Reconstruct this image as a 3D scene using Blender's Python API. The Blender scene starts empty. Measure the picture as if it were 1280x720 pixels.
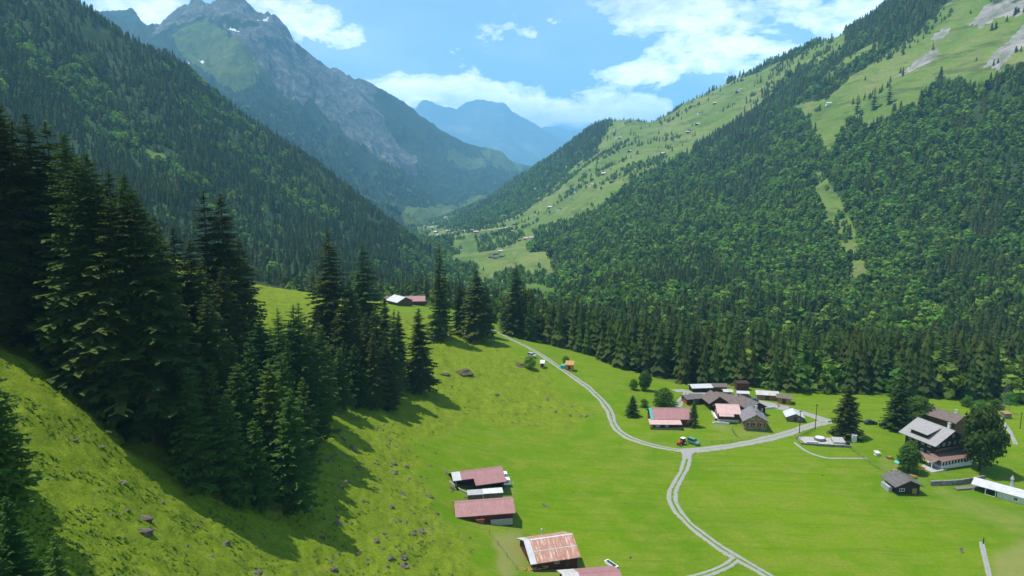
HAZE = .85e-4
import bpy, math, random
import numpy as np
from mathutils import Vector, Matrix, Quaternion
from mathutils.bvhtree import BVHTree
random.seed(7)
rng = np.random.default_rng(11)
R = math.radians
SC = bpy.context.scene
COL = SC.collection
F = 853.0
PITCH = R(9.3)
CZ = 100.0                      # camera height above the datum
cp, sp = math.cos(PITCH), math.sin(PITCH)

# ---------------------------------------------------------------- helpers
def px_dir(px, py):
    a = (px-640.0)/F; b = (360.0-py)/F
    return Vector((a, cp+b*sp, -sp+b*cp))
def px_point(px, py, D):
    d = px_dir(px, py)
    return d*(D/d.y)+Vector((0, 0, CZ))
def project(p):
    x, y, z = p[0], p[1], p[2]-CZ
    f = y*cp-z*sp; u = y*sp+z*cp
    if f <= 1: return None
    return 640+F*x/f, 360-F*u/f, f

def hash2(ix, iy, s):
    h = (ix*374761393+iy*668265263+s*974634777) & 0xffffffff
    h = ((h ^ (h >> 13))*1274126177) & 0xffffffff
    return ((h ^ (h >> 16)) & 0xffff)/65535.0
def vnoise(x, y, s=0):
    x = np.asarray(x, float); y = np.asarray(y, float)
    x0 = np.floor(x); y0 = np.floor(y)
    fx = x-x0; fy = y-y0
    fx = fx*fx*fx*(fx*(fx*6-15)+10); fy = fy*fy*fy*(fy*(fy*6-15)+10)
    ix = x0.astype(np.int64); iy = y0.astype(np.int64)
    a = hash2(ix, iy, s); b = hash2(ix+1, iy, s); c = hash2(ix, iy+1, s); d = hash2(ix+1, iy+1, s)
    return (a+(b-a)*fx)*(1-fy)+(c+(d-c)*fx)*fy
def fbm(x, y, oct=4, s=0, ridged=False):
    t = 0; amp = 1; tot = 0
    for o in range(oct):
        n = vnoise(x*2**o+o*13.7, y*2**o-o*7.3, s+o)*2-1
        if ridged: n = 1-2*np.abs(n)
        t = t+n*amp; tot += amp; amp *= .5
    return t/tot

def link(o): COL.objects.link(o); return o
def new_mesh(name, verts, faces):
    me = bpy.data.meshes.new(name)
    verts = np.asarray(verts, np.float32).reshape(-1, 3)
    if isinstance(faces, np.ndarray):
        n, k = faces.shape
        me.vertices.add(len(verts)); me.vertices.foreach_set('co', verts.ravel())
        me.loops.add(n*k); me.loops.foreach_set('vertex_index', faces.astype(np.int32).ravel())
        me.polygons.add(n)
        me.polygons.foreach_set('loop_start', np.arange(0, n*k, k, dtype=np.int32))
        me.polygons.foreach_set('loop_total', np.full(n, k, dtype=np.int32))
        me.update(calc_edges=True)
    else:
        me.from_pydata([tuple(v) for v in verts], [], faces); me.update()
    return me
def tag(o, label=None, cat=None, group=None, kind=None):
    if label: o['label'] = label
    if cat: o['category'] = cat
    if group: o['group'] = group
    if kind: o['kind'] = kind
    return o

# ---------------------------------------------------------------- materials
MATS = {}
class NT:
    def __init__(s, name):
        s.m = bpy.data.materials.new(name); s.m.use_nodes = True
        s.t = s.m.node_tree; s.t.nodes.clear()
        s.out = s.n('ShaderNodeOutputMaterial')
    def n(s, typ, **kw):
        nd = s.t.nodes.new(typ)
        for k, v in kw.items():
            if k.startswith('i_'):
                nd.inputs[k[2:].replace('_', ' ')].default_value = v
            else: setattr(nd, k, v)
        return nd
    def l(s, a, b): s.t.links.new(a, b)
    def coord(s, obj=True):
        return s.n('ShaderNodeTexCoord').outputs['Object' if obj else 'UV']
    def noise(s, scale, detail=4, rough=.55, vec=None, dist=0.0):
        nd = s.n('ShaderNodeTexNoise'); nd.inputs['Scale'].default_value = scale
        nd.inputs['Detail'].default_value = detail; nd.inputs['Roughness'].default_value = rough
        nd.inputs['Distortion'].default_value = dist
        if vec is not None: s.l(vec, nd.inputs['Vector'])
        return nd.outputs['Fac']
    def ramp(s, fac, stops, interp='LINEAR'):
        r = s.n('ShaderNodeValToRGB'); r.color_ramp.interpolation = interp
        e = r.color_ramp.elements
        while len(e) < len(stops): e.new(.5)
        for el, (p, c) in zip(e, stops):
            el.position = p
            el.color = (c, c, c, 1) if isinstance(c, (int, float)) else (*c, 1)
        s.l(fac, r.inputs['Fac']); return r.outputs['Color']
    def mix(s, fac, a, b, mode='MIX'):
        m = s.n('ShaderNodeMix'); m.data_type = 'RGBA'; m.blend_type = mode
        for key, v in ((0, fac), (6, a), (7, b)):
            if isinstance(v, (int, float)): m.inputs[key].default_value = v
            elif isinstance(v, tuple): m.inputs[key].default_value = (*v, 1)
            else: s.l(v, m.inputs[key])
        return m.outputs[2]
    def math(s, op, a, b=0.0, clamp=False):
        m = s.n('ShaderNodeMath', operation=op); m.use_clamp = clamp
        for i, v in enumerate((a, b)):
            if isinstance(v, (int, float)): m.inputs[i].default_value = v
            else: s.l(v, m.inputs[i])
        return m.outputs[0]
    def attr(s, name):
        return s.n('ShaderNodeAttribute', attribute_name=name).outputs['Fac']
    def map(s, vec, scale=(1, 1, 1), rot=(0, 0, 0)):
        m = s.n('ShaderNodeMapping'); m.inputs['Scale'].default_value = scale; m.inputs['Rotation'].default_value = rot
        s.l(vec, m.inputs['Vector']); return m.outputs[0]
    def finish(s, color, rough=.9, metal=0.0, bump=None, bstr=.5, bdist=.1, spec=.3, transl=None):
        b = s.n('ShaderNodeBsdfPrincipled')
        if isinstance(color, tuple): b.inputs['Base Color'].default_value = (*color, 1)
        else: s.l(color, b.inputs['Base Color'])
        if isinstance(rough, (int, float)): b.inputs['Roughness'].default_value = rough
        else: s.l(rough, b.inputs['Roughness'])
        b.inputs['Metallic'].default_value = metal
        b.inputs['Specular IOR Level'].default_value = spec
        if bump is not None:
            bp = s.n('ShaderNodeBump'); bp.inputs['Strength'].default_value = bstr; bp.inputs['Distance'].default_value = bdist
            s.l(bump, bp.inputs['Height']); s.l(bp.outputs[0], b.inputs['Normal'])
        sh = b.outputs[0]
        if transl:
            tr = s.n('ShaderNodeBsdfTranslucent')
            tc = s.mix(1.0, color, (1.5, 1.7, .6), 'MULTIPLY')
            s.l(tc, tr.inputs['Color'])
            ms = s.n('ShaderNodeMixShader'); ms.inputs[0].default_value = transl
            s.l(sh, ms.inputs[1]); s.l(tr.outputs[0], ms.inputs[2]); sh = ms.outputs[0]
        s.l(sh, s.out.inputs['Surface'])
        MATS[s.m.name] = s.m
        return s.m

def simple(name, col, rough=.8, metal=0.0, vary=.25, scale=2.0, bstr=.2, spec=.3):
    t = NT(name); c = t.coord()
    n = t.noise(scale, 5, .6, c)
    lo = tuple(v*(1-vary) for v in col); hi = tuple(min(1, v*(1+vary)) for v in col)
    return t.finish(t.ramp(n, [(.3, lo), (.7, hi)]), rough, metal, n, bstr, .05, spec)
def planks(name, col, sc=(5, 5, .6), vary=.45):
    t = NT(name); c = t.coord(); m = t.map(c, sc)
    n = t.noise(1.5, 4, .6, m); n2 = t.noise(.7, 3, .5, c)
    lo = tuple(v*(1-vary) for v in col); hi = tuple(v*(1+vary) for v in col)
    k = t.mix(t.math('MULTIPLY', n2, .5), t.ramp(n, [(.3, lo), (.7, hi)]), tuple(v*.5 for v in col))
    return t.finish(k, .85, 0, n, .5, .04)
def sheet_metal(name, col, rust=None, wear=None, pitch=.35):
    """corrugated roof sheet: ribs run down the slope (local y)"""
    t = NT(name); c = t.coord()
    w = t.n('ShaderNodeTexWave', wave_type='BANDS', bands_direction='X'); w.inputs['Scale'].default_value = 1/pitch/3.14
    t.l(c, w.inputs['Vector'])
    n = t.noise(.8, 5, .6, c)
    st = t.noise(1.0, 4, .6, t.map(c, (3.0, .25, .25)))
    col2 = t.ramp(n, [(.3, tuple(v*.85 for v in col)), (.7, tuple(min(1, v*1.12) for v in col))])
    col2 = t.mix(t.math('MULTIPLY', t.ramp(st, [(.5, 0.0), (.62, 1.0)]), .25), col2, tuple(v*.6 for v in col))
    if rust: col2 = t.mix(t.ramp(t.noise(.5, 6, .7, t.map(c, (2.2, .35, .35))), [(.40, 0.0), (.6, 1.0)]), col2, rust)
    if wear: col2 = t.mix(t.ramp(t.noise(1.3, 6, .7, t.map(c, (1.6, .3, .3))), [(.50, 0.0), (.66, 1.0)]), col2, wear)
    return t.finish(col2, .55, 0.0, w.outputs['Fac'], .5, .05, .4)
def shingle(name, col, vary=.3):
    t = NT(name); c = t.coord()
    n = t.noise(1.1, 6, .7, c)
    b = t.n('ShaderNodeTexBrick'); b.inputs['Scale'].default_value = 2.2; b.inputs['Mortar Size'].default_value = .03
    b.inputs['Color1'].default_value = (.45, .45, .45, 1); b.inputs['Color2'].default_value = (.62, .62, .62, 1); b.inputs['Mortar'].default_value = (.25, .25, .25, 1)
    t.l(c, b.inputs['Vector'])
    k = t.ramp(n, [(.3, tuple(v*(1-vary) for v in col)), (.7, tuple(min(1, v*(1+vary)) for v in col))])
    k = t.mix(.6, k, t.mix(1.0, k, b.outputs['Color'], 'MULTIPLY'))
    return t.finish(k, .85, 0, b.outputs['Color'], .4, .04)

simple('metal_white', (.56, .56, .54), .5); simple('metal_grey', (.36, .37, .38), .5); simple('metal_dark', (.14, .15, .15), .6); simple('concrete', (.36, .35, .33), .9)
simple('stone', (.21, .195, .17), .95, scale=1.2, bstr=.8, vary=.6); simple('boulder_rock', (.12, .10, .075), .95, scale=1.5, bstr=.8, vary=.7); simple('plaster', (.68, .66, .60), .9); simple('dark', (.012, .011, .012), .9)
simple('glass', (.03, .04, .05), .15, spec=.6); simple('rubber', (.02, .02, .02), .8); simple('red_paint', (.45, .03, .02), .4)
simple('green_paint', (.10, .24, .16), .4); simple('blue_paint', (.04, .08, .18), .3, spec=.6); simple('dark_paint', (.02, .024, .035), .25, spec=.6)
simple('turquoise', (.06, .36, .30), .7); simple('white_paint', (.78, .78, .78), .5); simple('orange_cloth', (.70, .28, .02), .8)
simple('turq_cloth', (.10, .45, .48), .8); simple('skin_wood', (.42, .24, .09), .8); simple('grass_tuft', (.075, .14, .008), .9)
simple('brick_red', (.30, .09, .06), .9); simple('hay', (.11, .09, .05), .95, scale=3)
simple('veranda_roof', (.20, .12, .10), .8); simple('cloth_white', (.8, .8, .8), .9)
planks('wood_dark', (.050, .030, .022)); planks('wood_brown', (.13, .070, .035)); planks('wood_tan', (.34, .21, .075)); planks('wood_grey', (.20, .17, .14))
planks('wood_red', (.13, .035, .028)); planks('wood_fresh', (.50, .26, .09))
sheet_metal('roof_red', (.33, .155, .155)); sheet_metal('roof_pink', (.56, .36, .33)); sheet_metal('roof_rust', (.42, .215, .165), rust=(.34, .15, .09), wear=(.66, .48, .40))
sheet_metal('roof_white', (.50, .50, .50)); sheet_metal('roof_pale', (.52, .50, .49), rust=(.42, .38, .36))
shingle('roof_slate', (.27, .25, .27)); shingle('roof_lightgrey', (.44, .42, .41), .15); shingle('roof_brown', (.22, .165, .145)); shingle('roof_darkgrey', (.18, .165, .155))

def foliage(name, lo, hi, transl=.22, sc=.25):
    t = NT(name)
    oi = t.n('ShaderNodeObjectInfo')
    c = t.coord(); n = t.noise(sc, 3, .6, c)
    k = t.mix(t.ramp(n, [(.3, 0.0), (.7, 1.0)]), lo, hi)
    # every tree has its own tint
    r = t.n('ShaderNodeHueSaturation')
    t.l(t.math('ADD', t.math('MULTIPLY', oi.outputs['Random'], .05), .475), r.inputs['Hue'])
    wn = t.n('ShaderNodeTexWhiteNoise', noise_dimensions='1D'); t.l(oi.outputs['Random'], wn.inputs['W'])
    t.l(t.math('ADD', t.math('MULTIPLY', wn.outputs['Value'], .75), .60), r.inputs['Value'])
    r.inputs['Saturation'].default_value = 1.0
    t.l(k, r.inputs['Color'])
    return t.finish(r.outputs['Color'], .75, 0, transl=transl, spec=.2)
foliage('spruce_needles', (.032, .060, .009), (.098, .138, .018), .28)
foliage('young_needles', (.038, .090, .010), (.090, .170, .020), .28)
foliage('broad_leaves', (.090, .180, .020), (.170, .275, .035), .3)
foliage('dark_broad', (.045, .095, .012), (.085, .155, .020), .3)
foliage('shrub_leaves', (.05, .13, .015), (.11, .22, .02), .3)
planks('bark', (.07, .05, .038), (3, 3, .5))

# ---------------------------------------------------------------- terrain materials
def mat_meadow():
    t = NT('meadow_grass'); c = t.coord()
    big = t.noise(.018, 4, .55, c); mid = t.noise(.13, 6, .65, c); fine = t.noise(1.1, 6, .75, c, .4)
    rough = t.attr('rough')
    base = t.ramp(big, [(.35, (.090, .185, .001)), (.5, (.112, .206, .001)), (.65, (.142, .228, .003))])
    base = t.mix(t.ramp(mid, [(.42, 0.0), (.64, .85)]), base, (.180, .220, .022))
    # mown strips and tussocks
    strip = t.noise(.9, 4, .6, t.map(c, (.05, .5, .3), (0, 0, .5)))
    base = t.mix(t.math('MULTIPLY', t.ramp(strip, [(.5, 0.0), (.62, 1.0)]), .45), base, (.085, .165, .004))
    base = t.mix(t.ramp(fine, [(.42, .35), (.62, 0.0)]), base, (.062, .125, .006))
    # rough pasture: olive, with bare soil patches; colour brightened to offset weak slope sun
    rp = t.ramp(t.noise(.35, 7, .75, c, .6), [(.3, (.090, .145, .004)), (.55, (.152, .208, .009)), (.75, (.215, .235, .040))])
    soil = t.ramp(t.noise(.55, 7, .7, t.map(c, (1, 1, 3))), [(.58, 0.0), (.68, 1.0)])
    rp = t.mix(t.math('MULTIPLY', soil, .75), rp, (.15, .125, .06))
    spk = t.ramp(t.noise(2.6, 5, .8, t.map(c, (1, 1, 2))), [(.38, .7), (.48, 0.0)])
    rp = t.mix(spk, rp, (.065, .115, .005))
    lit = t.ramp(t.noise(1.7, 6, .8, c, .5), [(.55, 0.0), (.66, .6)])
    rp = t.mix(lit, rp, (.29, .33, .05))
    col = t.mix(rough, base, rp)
    dry = t.attr('dry')
    col = t.mix(t.math('MULTIPLY', dry, t.ramp(mid, [(.3, .5), (.6, 1.0)])), col, (.20, .21, .06))
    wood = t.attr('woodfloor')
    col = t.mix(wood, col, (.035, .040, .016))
    h = t.math('ADD', t.math('MULTIPLY', fine, .5), t.math('MULTIPLY', t.noise(.6, 5, .6, c), rough))
    return t.finish(col, .95, 0, h, .9, .5, .1)
def mat_slope():
    t = NT('hillside_ground'); c = t.coord()
    past, rock, snow = t.attr('pasture'), t.attr('rock'), t.attr('snow')
    n1 = t.noise(.006, 6, .6, c); n2 = t.noise(.03, 7, .7, c, .5); n3 = t.noise(.15, 5, .7, c)
    wood = t.ramp(n2, [(.35, (.020, .040, .013)), (.65, (.040, .075, .020))])
    grass = t.ramp(n1, [(.35, (.080, .150, .018)), (.5, (.125, .190, .030)), (.65, (.185, .215, .060))])
    grass = t.mix(t.ramp(n2, [(.45, 0.0), (.7, .6)]), grass, (.17, .165, .075))
    grass = t.mix(t.ramp(n3, [(.3, .5), (.5, 0.0)]), grass, (.06, .11, .018))
    grass = t.mix(t.ramp(t.noise(.02, 6, .7, t.map(c, (1, .35, 3), (0, 0, .4))), [(.52, 0.0), (.62, .7)]), grass, (.05, .085, .02))
    grass = t.mix(t.ramp(t.noise(.035, 6, .7, t.map(c, (1, .35, 3), (0, 0, .4))), [(.58, 0.0), (.66, .6)]), grass, (.24, .22, .13))
    stone = t.ramp(t.noise(.02, 8, .75, c, 1.0), [(.35, (.10, .11, .07)), (.5, (.22, .215, .19)), (.65, (.36, .34, .32))])
    nz = t.ramp(t.noise(.02, 8, .75, c, .8), [(.35, 0.0), (.65, 1.0)])
    e = lambda m: t.ramp(t.math('ADD', t.math('MULTIPLY', m, .8), t.math('MULTIPLY', nz, .7)), [(.90, 0.0), (1.15, 1.0)])
    col = t.mix(t.ramp(past, [(.4, 0.0), (.6, 1.0)]), wood, grass)
    col = t.mix(e(rock), col, stone)
    col = t.mix(t.ramp(snow, [(.4, 0.0), (.6, 1.0)]), col, (.85, .87, .9))
    h = t.math('ADD', n2, t.math('MULTIPLY', n3, .4))
    return t.finish(col, .95, 0, h, 1.0, 4.0, .1)
def mat_peak():
    t = NT('mountain_ground'); c = t.coord()
    past, rock, snow = t.attr('pasture'), t.attr('rock'), t.attr('snow')
    n1 = t.noise(.0028, 9, .72, c, .7); n2 = t.noise(.012, 8, .75, c, 1.0)
    wood = t.ramp(n2, [(.35, (.015, .032, .014)), (.65, (.040, .072, .022))])
    grass = t.ramp(n1, [(.35, (.07, .12, .020)), (.65, (.13, .165, .04))])
    stone = t.ramp(n2, [(.35, (.045, .055, .048)), (.5, (.11, .118, .100)), (.65, (.25, .25, .23))])
    mixf = lambda m, lo, hi: t.ramp(t.math('ADD', t.math('MULTIPLY', m, 1.3), t.math('MULTIPLY', t.math('SUBTRACT', n1, .5), 2.2)), [(lo, 0.0), (hi, 1.0)])
    col = t.mix(mixf(past, .45, .7), wood, grass)
    col = t.mix(mixf(rock, .95, 1.5), col, stone)
    col = t.mix(t.ramp(snow, [(.4, 0.0), (.6, 1.0)]), col, (.85, .87, .9))
    return t.finish(col, .95, 0, t.math('ADD', n2, n1), 1.0, 30.0, .1)
def mat_far():
    t = NT('far_mountain_ground'); c = t.coord(); n = t.noise(.0010, 8, .7, c, .8)
    return t.finish(t.ramp(n, [(.35, (.03, .055, .03)), (.55, (.10, .12, .07)), (.7, (.30, .29, .27))]), .95, 0, n, 1.0, 120.0, .1)

# ---------------------------------------------------------------- terrain sheets
def hermite(xs, ys, xq):
    """C1 cubic through the knots, slopes limited (monotone where the knots are)"""
    xs = np.asarray(xs, float); ys = np.asarray(ys, float)
    h = np.diff(xs); d = np.diff(ys, axis=0)/h.reshape(-1, *([1]*(ys.ndim-1)))
    m = np.zeros_like(ys); m[0] = d[0]; m[-1] = d[-1]
    w = (h[:-1]/(h[:-1]+h[1:])).reshape(-1, *([1]*(ys.ndim-1)))
    m[1:-1] = d[:-1]*(1-w)+d[1:]*w
    same = (d[:-1]*d[1:]) > 0
    lim = 3*np.minimum(np.abs(d[:-1]), np.abs(d[1:]))
    m[1:-1] = np.where(same, np.sign(m[1:-1])*np.minimum(np.abs(m[1:-1]), lim), m[1:-1]*.3)
    i = np.clip(np.searchsorted(xs, xq)-1, 0, len(h)-1)
    t = ((xq-xs[i])/h[i]).reshape(-1, *([1]*(ys.ndim-1))); hh = h[i].reshape(t.shape)
    return (ys[i]*(2*t**3-3*t**2+1)+m[i]*hh*(t**3-2*t**2+t)+ys[i+1]*(-2*t**3+3*t**2)+m[i+1]*hh*(t**3-t**2))
def inpoly(poly, x, y):
    r = np.zeros(x.shape, bool); n = len(poly); j = n-1
    for i in range(n):
        xi, yi = poly[i]; xj, yj = poly[j]
        if yi != yj:
            r ^= ((yi > y) != (yj > y)) & (x < (xj-xi)*(y-yi)/(yj-yi)+xi)
        j = i
    return r
class Sheet:
    def __init__(s, name, cols, nu, nv, uq, amp, mat, polys, gully=(0, 1), back=(1.12, -.10), dip=60, material_noise=1):
        """cols: {px: [(py, D), ...] from the foot to the crest}.  Rows below the foot and behind the crest are added so the sheet has a real other side."""
        pxs = sorted(cols); K = len(next(iter(cols.values())))
        P = np.zeros((len(pxs), K+3, 3))
        for i, p in enumerate(pxs):
            pts = [px_point(p, py, D) for py, D in cols[p]]
            foot = pts[0]*1.0; foot = Vector((foot.x*.86, foot.y*.86, foot.z-dip))
            c = pts[-1]; rise = (c.z-pts[0].z); L = (c-pts[0]).length
            b1 = Vector((c.x*(1+.08), c.y*1.08, c.z-.05*abs(rise)-.02*L)); b2 = Vector((c.x*1.35, c.y*1.35, c.z-.55*abs(rise)-.1*L))
            P[i] = [list(q) for q in [foot]+pts+[b1, b2]]
        # tidy parametrisation: image-space px/py for the visible rows
        uq = np.asarray(uq, float); s.nu, s.nv = len(uq), nv
        a = hermite(pxs, P, uq)                       # nu x K+3 x 3
        vq = np.linspace(0, K+2, nv); vq = np.unique(np.concatenate([vq]))
        b = hermite(np.arange(K+3), a.transpose(1, 0, 2), vq)  # nv x nu x 3
        s.P = b; s.V = np.repeat(vq[:, None], len(uq), 1); s.U = np.repeat(uq[None, :], len(vq), 0); s.K = K
        X, Y, Z = b[..., 0], b[..., 1], b[..., 2]
        f = Y*cp-(Z-CZ)*sp; s.px = 640+F*X/f; s.py = 360-F*(Y*sp+(Z-CZ)*cp)/f
        edge = np.clip((K+.0-np.abs(s.V-(K+1)/2)*0)/K, 0, 1)
        dist = np.hypot(X, Y)
        n = fbm(X/(amp[1]), Y/(amp[1]), 6, 3, amp[2])*amp[0]
        g = fbm(s.px/gully[1]+fbm(X/300, Y/300, 2, 9)*.8, s.V*.45, 4, 21, True)*gully[0]
        fade = np.clip(s.V/1.2, 0, 1)*np.clip((K+2-s.V)/2, .35, 1)
        s.P = b.copy(); s.P[..., 2] += (n+g)*fade
        s.masks = {}
        jx = s.px+fbm(X/60, Y/60, 4, 5)*material_noise*(9 if material_noise else 0); jy = s.py+fbm(X/60+40, Y/60, 4, 6)*material_noise*7
        for nm, pl in polys.items():
            m = np.zeros(X.shape)
            for p in pl: m = np.maximum(m, inpoly(p, jx, jy).astype(float))
            s.masks[nm] = m
        s.name = name; s.mat = mat
    def faces(s):
        i = np.arange(s.nu-1); j = np.arange(s.P.shape[0]-1)
        J, I = np.meshgrid(j, i, indexing='ij'); a = J*s.nu+I
        return np.stack([a, a+1, a+1+s.nu, a+s.nu], -1).reshape(-1, 4)
    def build(s):
        me = new_mesh(s.name, s.P.reshape(-1, 3), s.faces())
        for nm, m in s.masks.items():
            at = me.attributes.new(nm, 'FLOAT', 'POINT'); at.data.foreach_set('value', m.astype(np.float32).ravel())
        me.polygons.foreach_set('use_smooth', np.ones(len(me.polygons), bool)); me.materials.append(s.mat)
        o = link(bpy.data.objects.new(s.name, me)); o['kind'] = 'structure'
        s.bvh = BVHTree.FromPolygons(s.P.reshape(-1, 3).tolist(), s.faces().tolist())
        return o

RIGHT = {
 360: [(392, 850), (370, 1100), (335, 1600), (308, 2300), (291, 3300), (276, 4800)],
 480: [(392, 820), (366, 1050), (332, 1500), (306, 2200), (289, 3200), (275, 4700)],
 560: [(392, 800), (364, 1000), (331, 1400), (302, 2000), (281, 2900), (267, 4200)],
 600: [(396, 760), (364, 1000), (325, 1450), (294, 2100), (268, 2900), (251, 4000)],
 640: [(400, 700), (356, 1000), (318, 1450), (285, 2100), (252, 2900), (224, 3900)],
 700: [(410, 610), (360, 900), (310, 1350), (262, 1950), (220, 2700), (187, 3500)],
 745: [(418, 560), (362, 840), (302, 1220), (240, 1800), (194, 2500), (155, 3300)],
 782: [(422, 530), (362, 790), (298, 1140), (232, 1680), (184, 2350), (146, 3100)],
 812: [(424, 515), (364, 765), (298, 1100), (228, 1600), (180, 2250), (149, 2850)],
 860: [(430, 500), (370, 740), (300, 1050), (228, 1500), (170, 2100), (124, 2850)],
 960: [(440, 480), (380, 680), (300, 950), (220, 1300), (140, 1800), (79, 2500)],
 1060: [(450, 450), (380, 640), (290, 880), (200, 1130), (110, 1480), (33, 2100)],
 1160: [(460, 430), (380, 610), (280, 830), (170, 1070), (60, 1380), (-35, 1850)],
 1280: [(470, 410), (380, 570), (270, 770), (140, 990), (10, 1270), (-110, 1700)],
 1450: [(480, 380), (380, 530), (250, 700), (100, 890), (-60, 1130), (-220, 1450)],
 1800: [(490, 340), (380, 460), (220, 600), (30, 750), (-180, 940), (-440, 1180)]}
LEFT = {
 -700: [(250, 330), (60, 560), (-110, 740), (-320, 940), (-500, 1150)],
 -250: [(300, 440), (140, 680), (10, 880), (-130, 1120), (-240, 1380)],
 0: [(335, 500), (200, 800), (100, 1050), (0, 1300), (-75, 1550)],
 100: [(345, 600), (220, 900), (130, 1150), (60, 1350), (6, 1560)],
 160: [(350, 630), (240, 930), (155, 1180), (90, 1390), (42, 1610)],
 200: [(353, 650), (250, 950), (170, 1200), (108, 1420), (63, 1650)],
 250: [(355, 680), (265, 980), (196, 1230), (140, 1440), (100, 1660)],
 300: [(357, 710), (282, 1010), (222, 1260), (174, 1460), (139, 1680)],
 350: [(360, 740), (298, 1040), (248, 1280), (206, 1490), (172, 1700)],
 400: [(362, 780), (314, 1070), (274, 1300), (236, 1510), (207, 1720)],
 440: [(364, 810), (326, 1080), (292, 1310), (262, 1520), (240, 1730)],
 480: [(366, 850), (336, 1090), (310, 1310), (287, 1520), (271, 1730)],
 520: [(370, 900), (348, 1110), (328, 1300), (312, 1480), (302, 1680)],
 550: [(376, 930), (360, 1120), (346, 1290), (334, 1440), (328, 1620)],
 590: [(388, 960), (376, 1130), (366, 1280), (358, 1420), (356, 1580)],
 640: [(410, 980), (396, 1140), (384, 1280), (378, 1420), (376, 1560)]}
PEAK = {
 -300: [(140, 2300), (110, 2700), (80, 3300), (40, 3900), (10, 4500), (-20, 5200)],
 60: [(160, 2400), (120, 2800), (90, 3400), (60, 4000), (40, 4700), (20, 5600)],
 135: [(170, 2400), (130, 2800), (95, 3400), (60, 4000), (38, 4700), (18, 5600)],
 160: [(180, 2400), (140, 2800), (100, 3400), (64, 4000), (42, 4700), (19, 5500)],
 192: [(195, 2350), (155, 2800), (110, 3300), (75, 3800), (54, 4200), (38, 4700)],
 212: [(205, 2350), (165, 2750), (120, 3250), (80, 3750), (48, 4200), (22, 4650)],
 240: [(220, 2300), (180, 2700), (130, 3200), (80, 3700), (38, 4200), (4, 4600)],
 262: [(230, 2300), (190, 2700), (134, 3200), (84, 3700), (42, 4200), (10, 4600)],
 285: [(240, 2300), (200, 2700), (140, 3200), (85, 3700), (36, 4200), (-3, 4600)],
 320: [(250, 2350), (215, 2700), (155, 3200), (100, 3700), (54, 4200), (21, 4650)],
 345: [(258, 2400), (225, 2750), (172, 3250), (118, 3750), (70, 4200), (30, 4700)],
 370: [(264, 2400), (232, 2750), (184, 3250), (134, 3750), (90, 4250), (58, 4800)],
 400: [(270, 2400), (240, 2800), (198, 3300), (154, 3900), (112, 4400), (79, 5000)],
 430: [(276, 2450), (250, 2850), (214, 3400), (174, 4000), (134, 4600), (101, 5200)],
 470: [(282, 2500), (262, 3000), (232, 3600), (196, 4200), (156, 4800), (122, 5400)],
 522: [(286, 2700), (268, 3300), (245, 4000), (215, 4600), (182, 5200), (151, 5850)],
 560: [(284, 3000), (268, 3700), (248, 4300), (222, 4900), (196, 5500), (173, 6200)],
 605: [(278, 3500), (264, 4200), (250, 4800), (230, 5400), (210, 6000), (190, 6600)],
 630: [(274, 4000), (262, 4600), (249, 5200), (232, 5700), (214, 6200), (197, 6900)],
 657: [(272, 4600), (260, 5000), (250, 5500), (238, 6000), (224, 6600), (210, 7200)],
 700: [(272, 5000), (264, 5500), (258, 6000), (250, 6500), (242, 7000), (236, 7700)],
 800: [(276, 5200), (270, 5700), (264, 6200), (258, 6700), (252, 7200), (248, 7900)]}
FARM = {
 430: [(268, 8500), (235, 10500), (200, 12000), (150, 14000)],
 490: [(266, 8500), (230, 10500), (190, 12000), (142, 14000)],
 516: [(265, 8500), (228, 10500), (185, 12000), (139, 14000)],
 531: [(265, 8500), (226, 10500), (178, 12000), (129, 14000)],
 548: [(265, 8500), (226, 10500), (180, 12000), (135, 14000)],
 571: [(265, 8500), (228, 10500), (184, 12000), (140, 14000)],
 589: [(265, 8500), (226, 10500), (178, 12000), (132, 14000)],
 629: [(265, 8500), (226, 10500), (178, 12000), (131, 14000)],
 641: [(265, 8500), (228, 10500), (184, 12000), (142, 14000)],
 660: [(265, 8500), (232, 10500), (196, 12000), (153, 14000)],
 681: [(266, 8500), (236, 10500), (205, 12000), (165, 14000)],
 724: [(268, 8500), (244, 10500), (220, 12000), (188, 14000)],
 800: [(270, 8500), (254, 10500), (240, 12000), (222, 14000)],
 950: [(272, 8500), (260, 10500), (250, 12000), (240, 14000)]}
FARM2 = {
 560: [(250, 15500), (200, 17500), (170, 19000)], 640: [(250, 15500), (200, 17500), (167, 19000)],
 690: [(250, 15500), (198, 17500), (160, 19000)], 724: [(250, 15500), (200, 17500), (165, 19000)],
 760: [(250, 15500), (204, 17500), (168, 19000)], 820: [(250, 15500), (200, 17500), (158, 19000)],
 1000: [(250, 15500), (210, 17500), (180, 19000)]}
for T_, k_ in ((PEAK, 1.25), (FARM, 1.7), (FARM2, 1.7)):
    for q_ in T_: T_[q_] = [(y_, D_*k_) for y_, D_ in T_[q_]]
for q_ in LEFT: LEFT[q_][-1] = (LEFT[q_][-1][0]+7, LEFT[q_][-1][1])
for q_ in RIGHT: RIGHT[q_][-1] = (RIGHT[q_][-1][0]+3, RIGHT[q_][-1][1])
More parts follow.
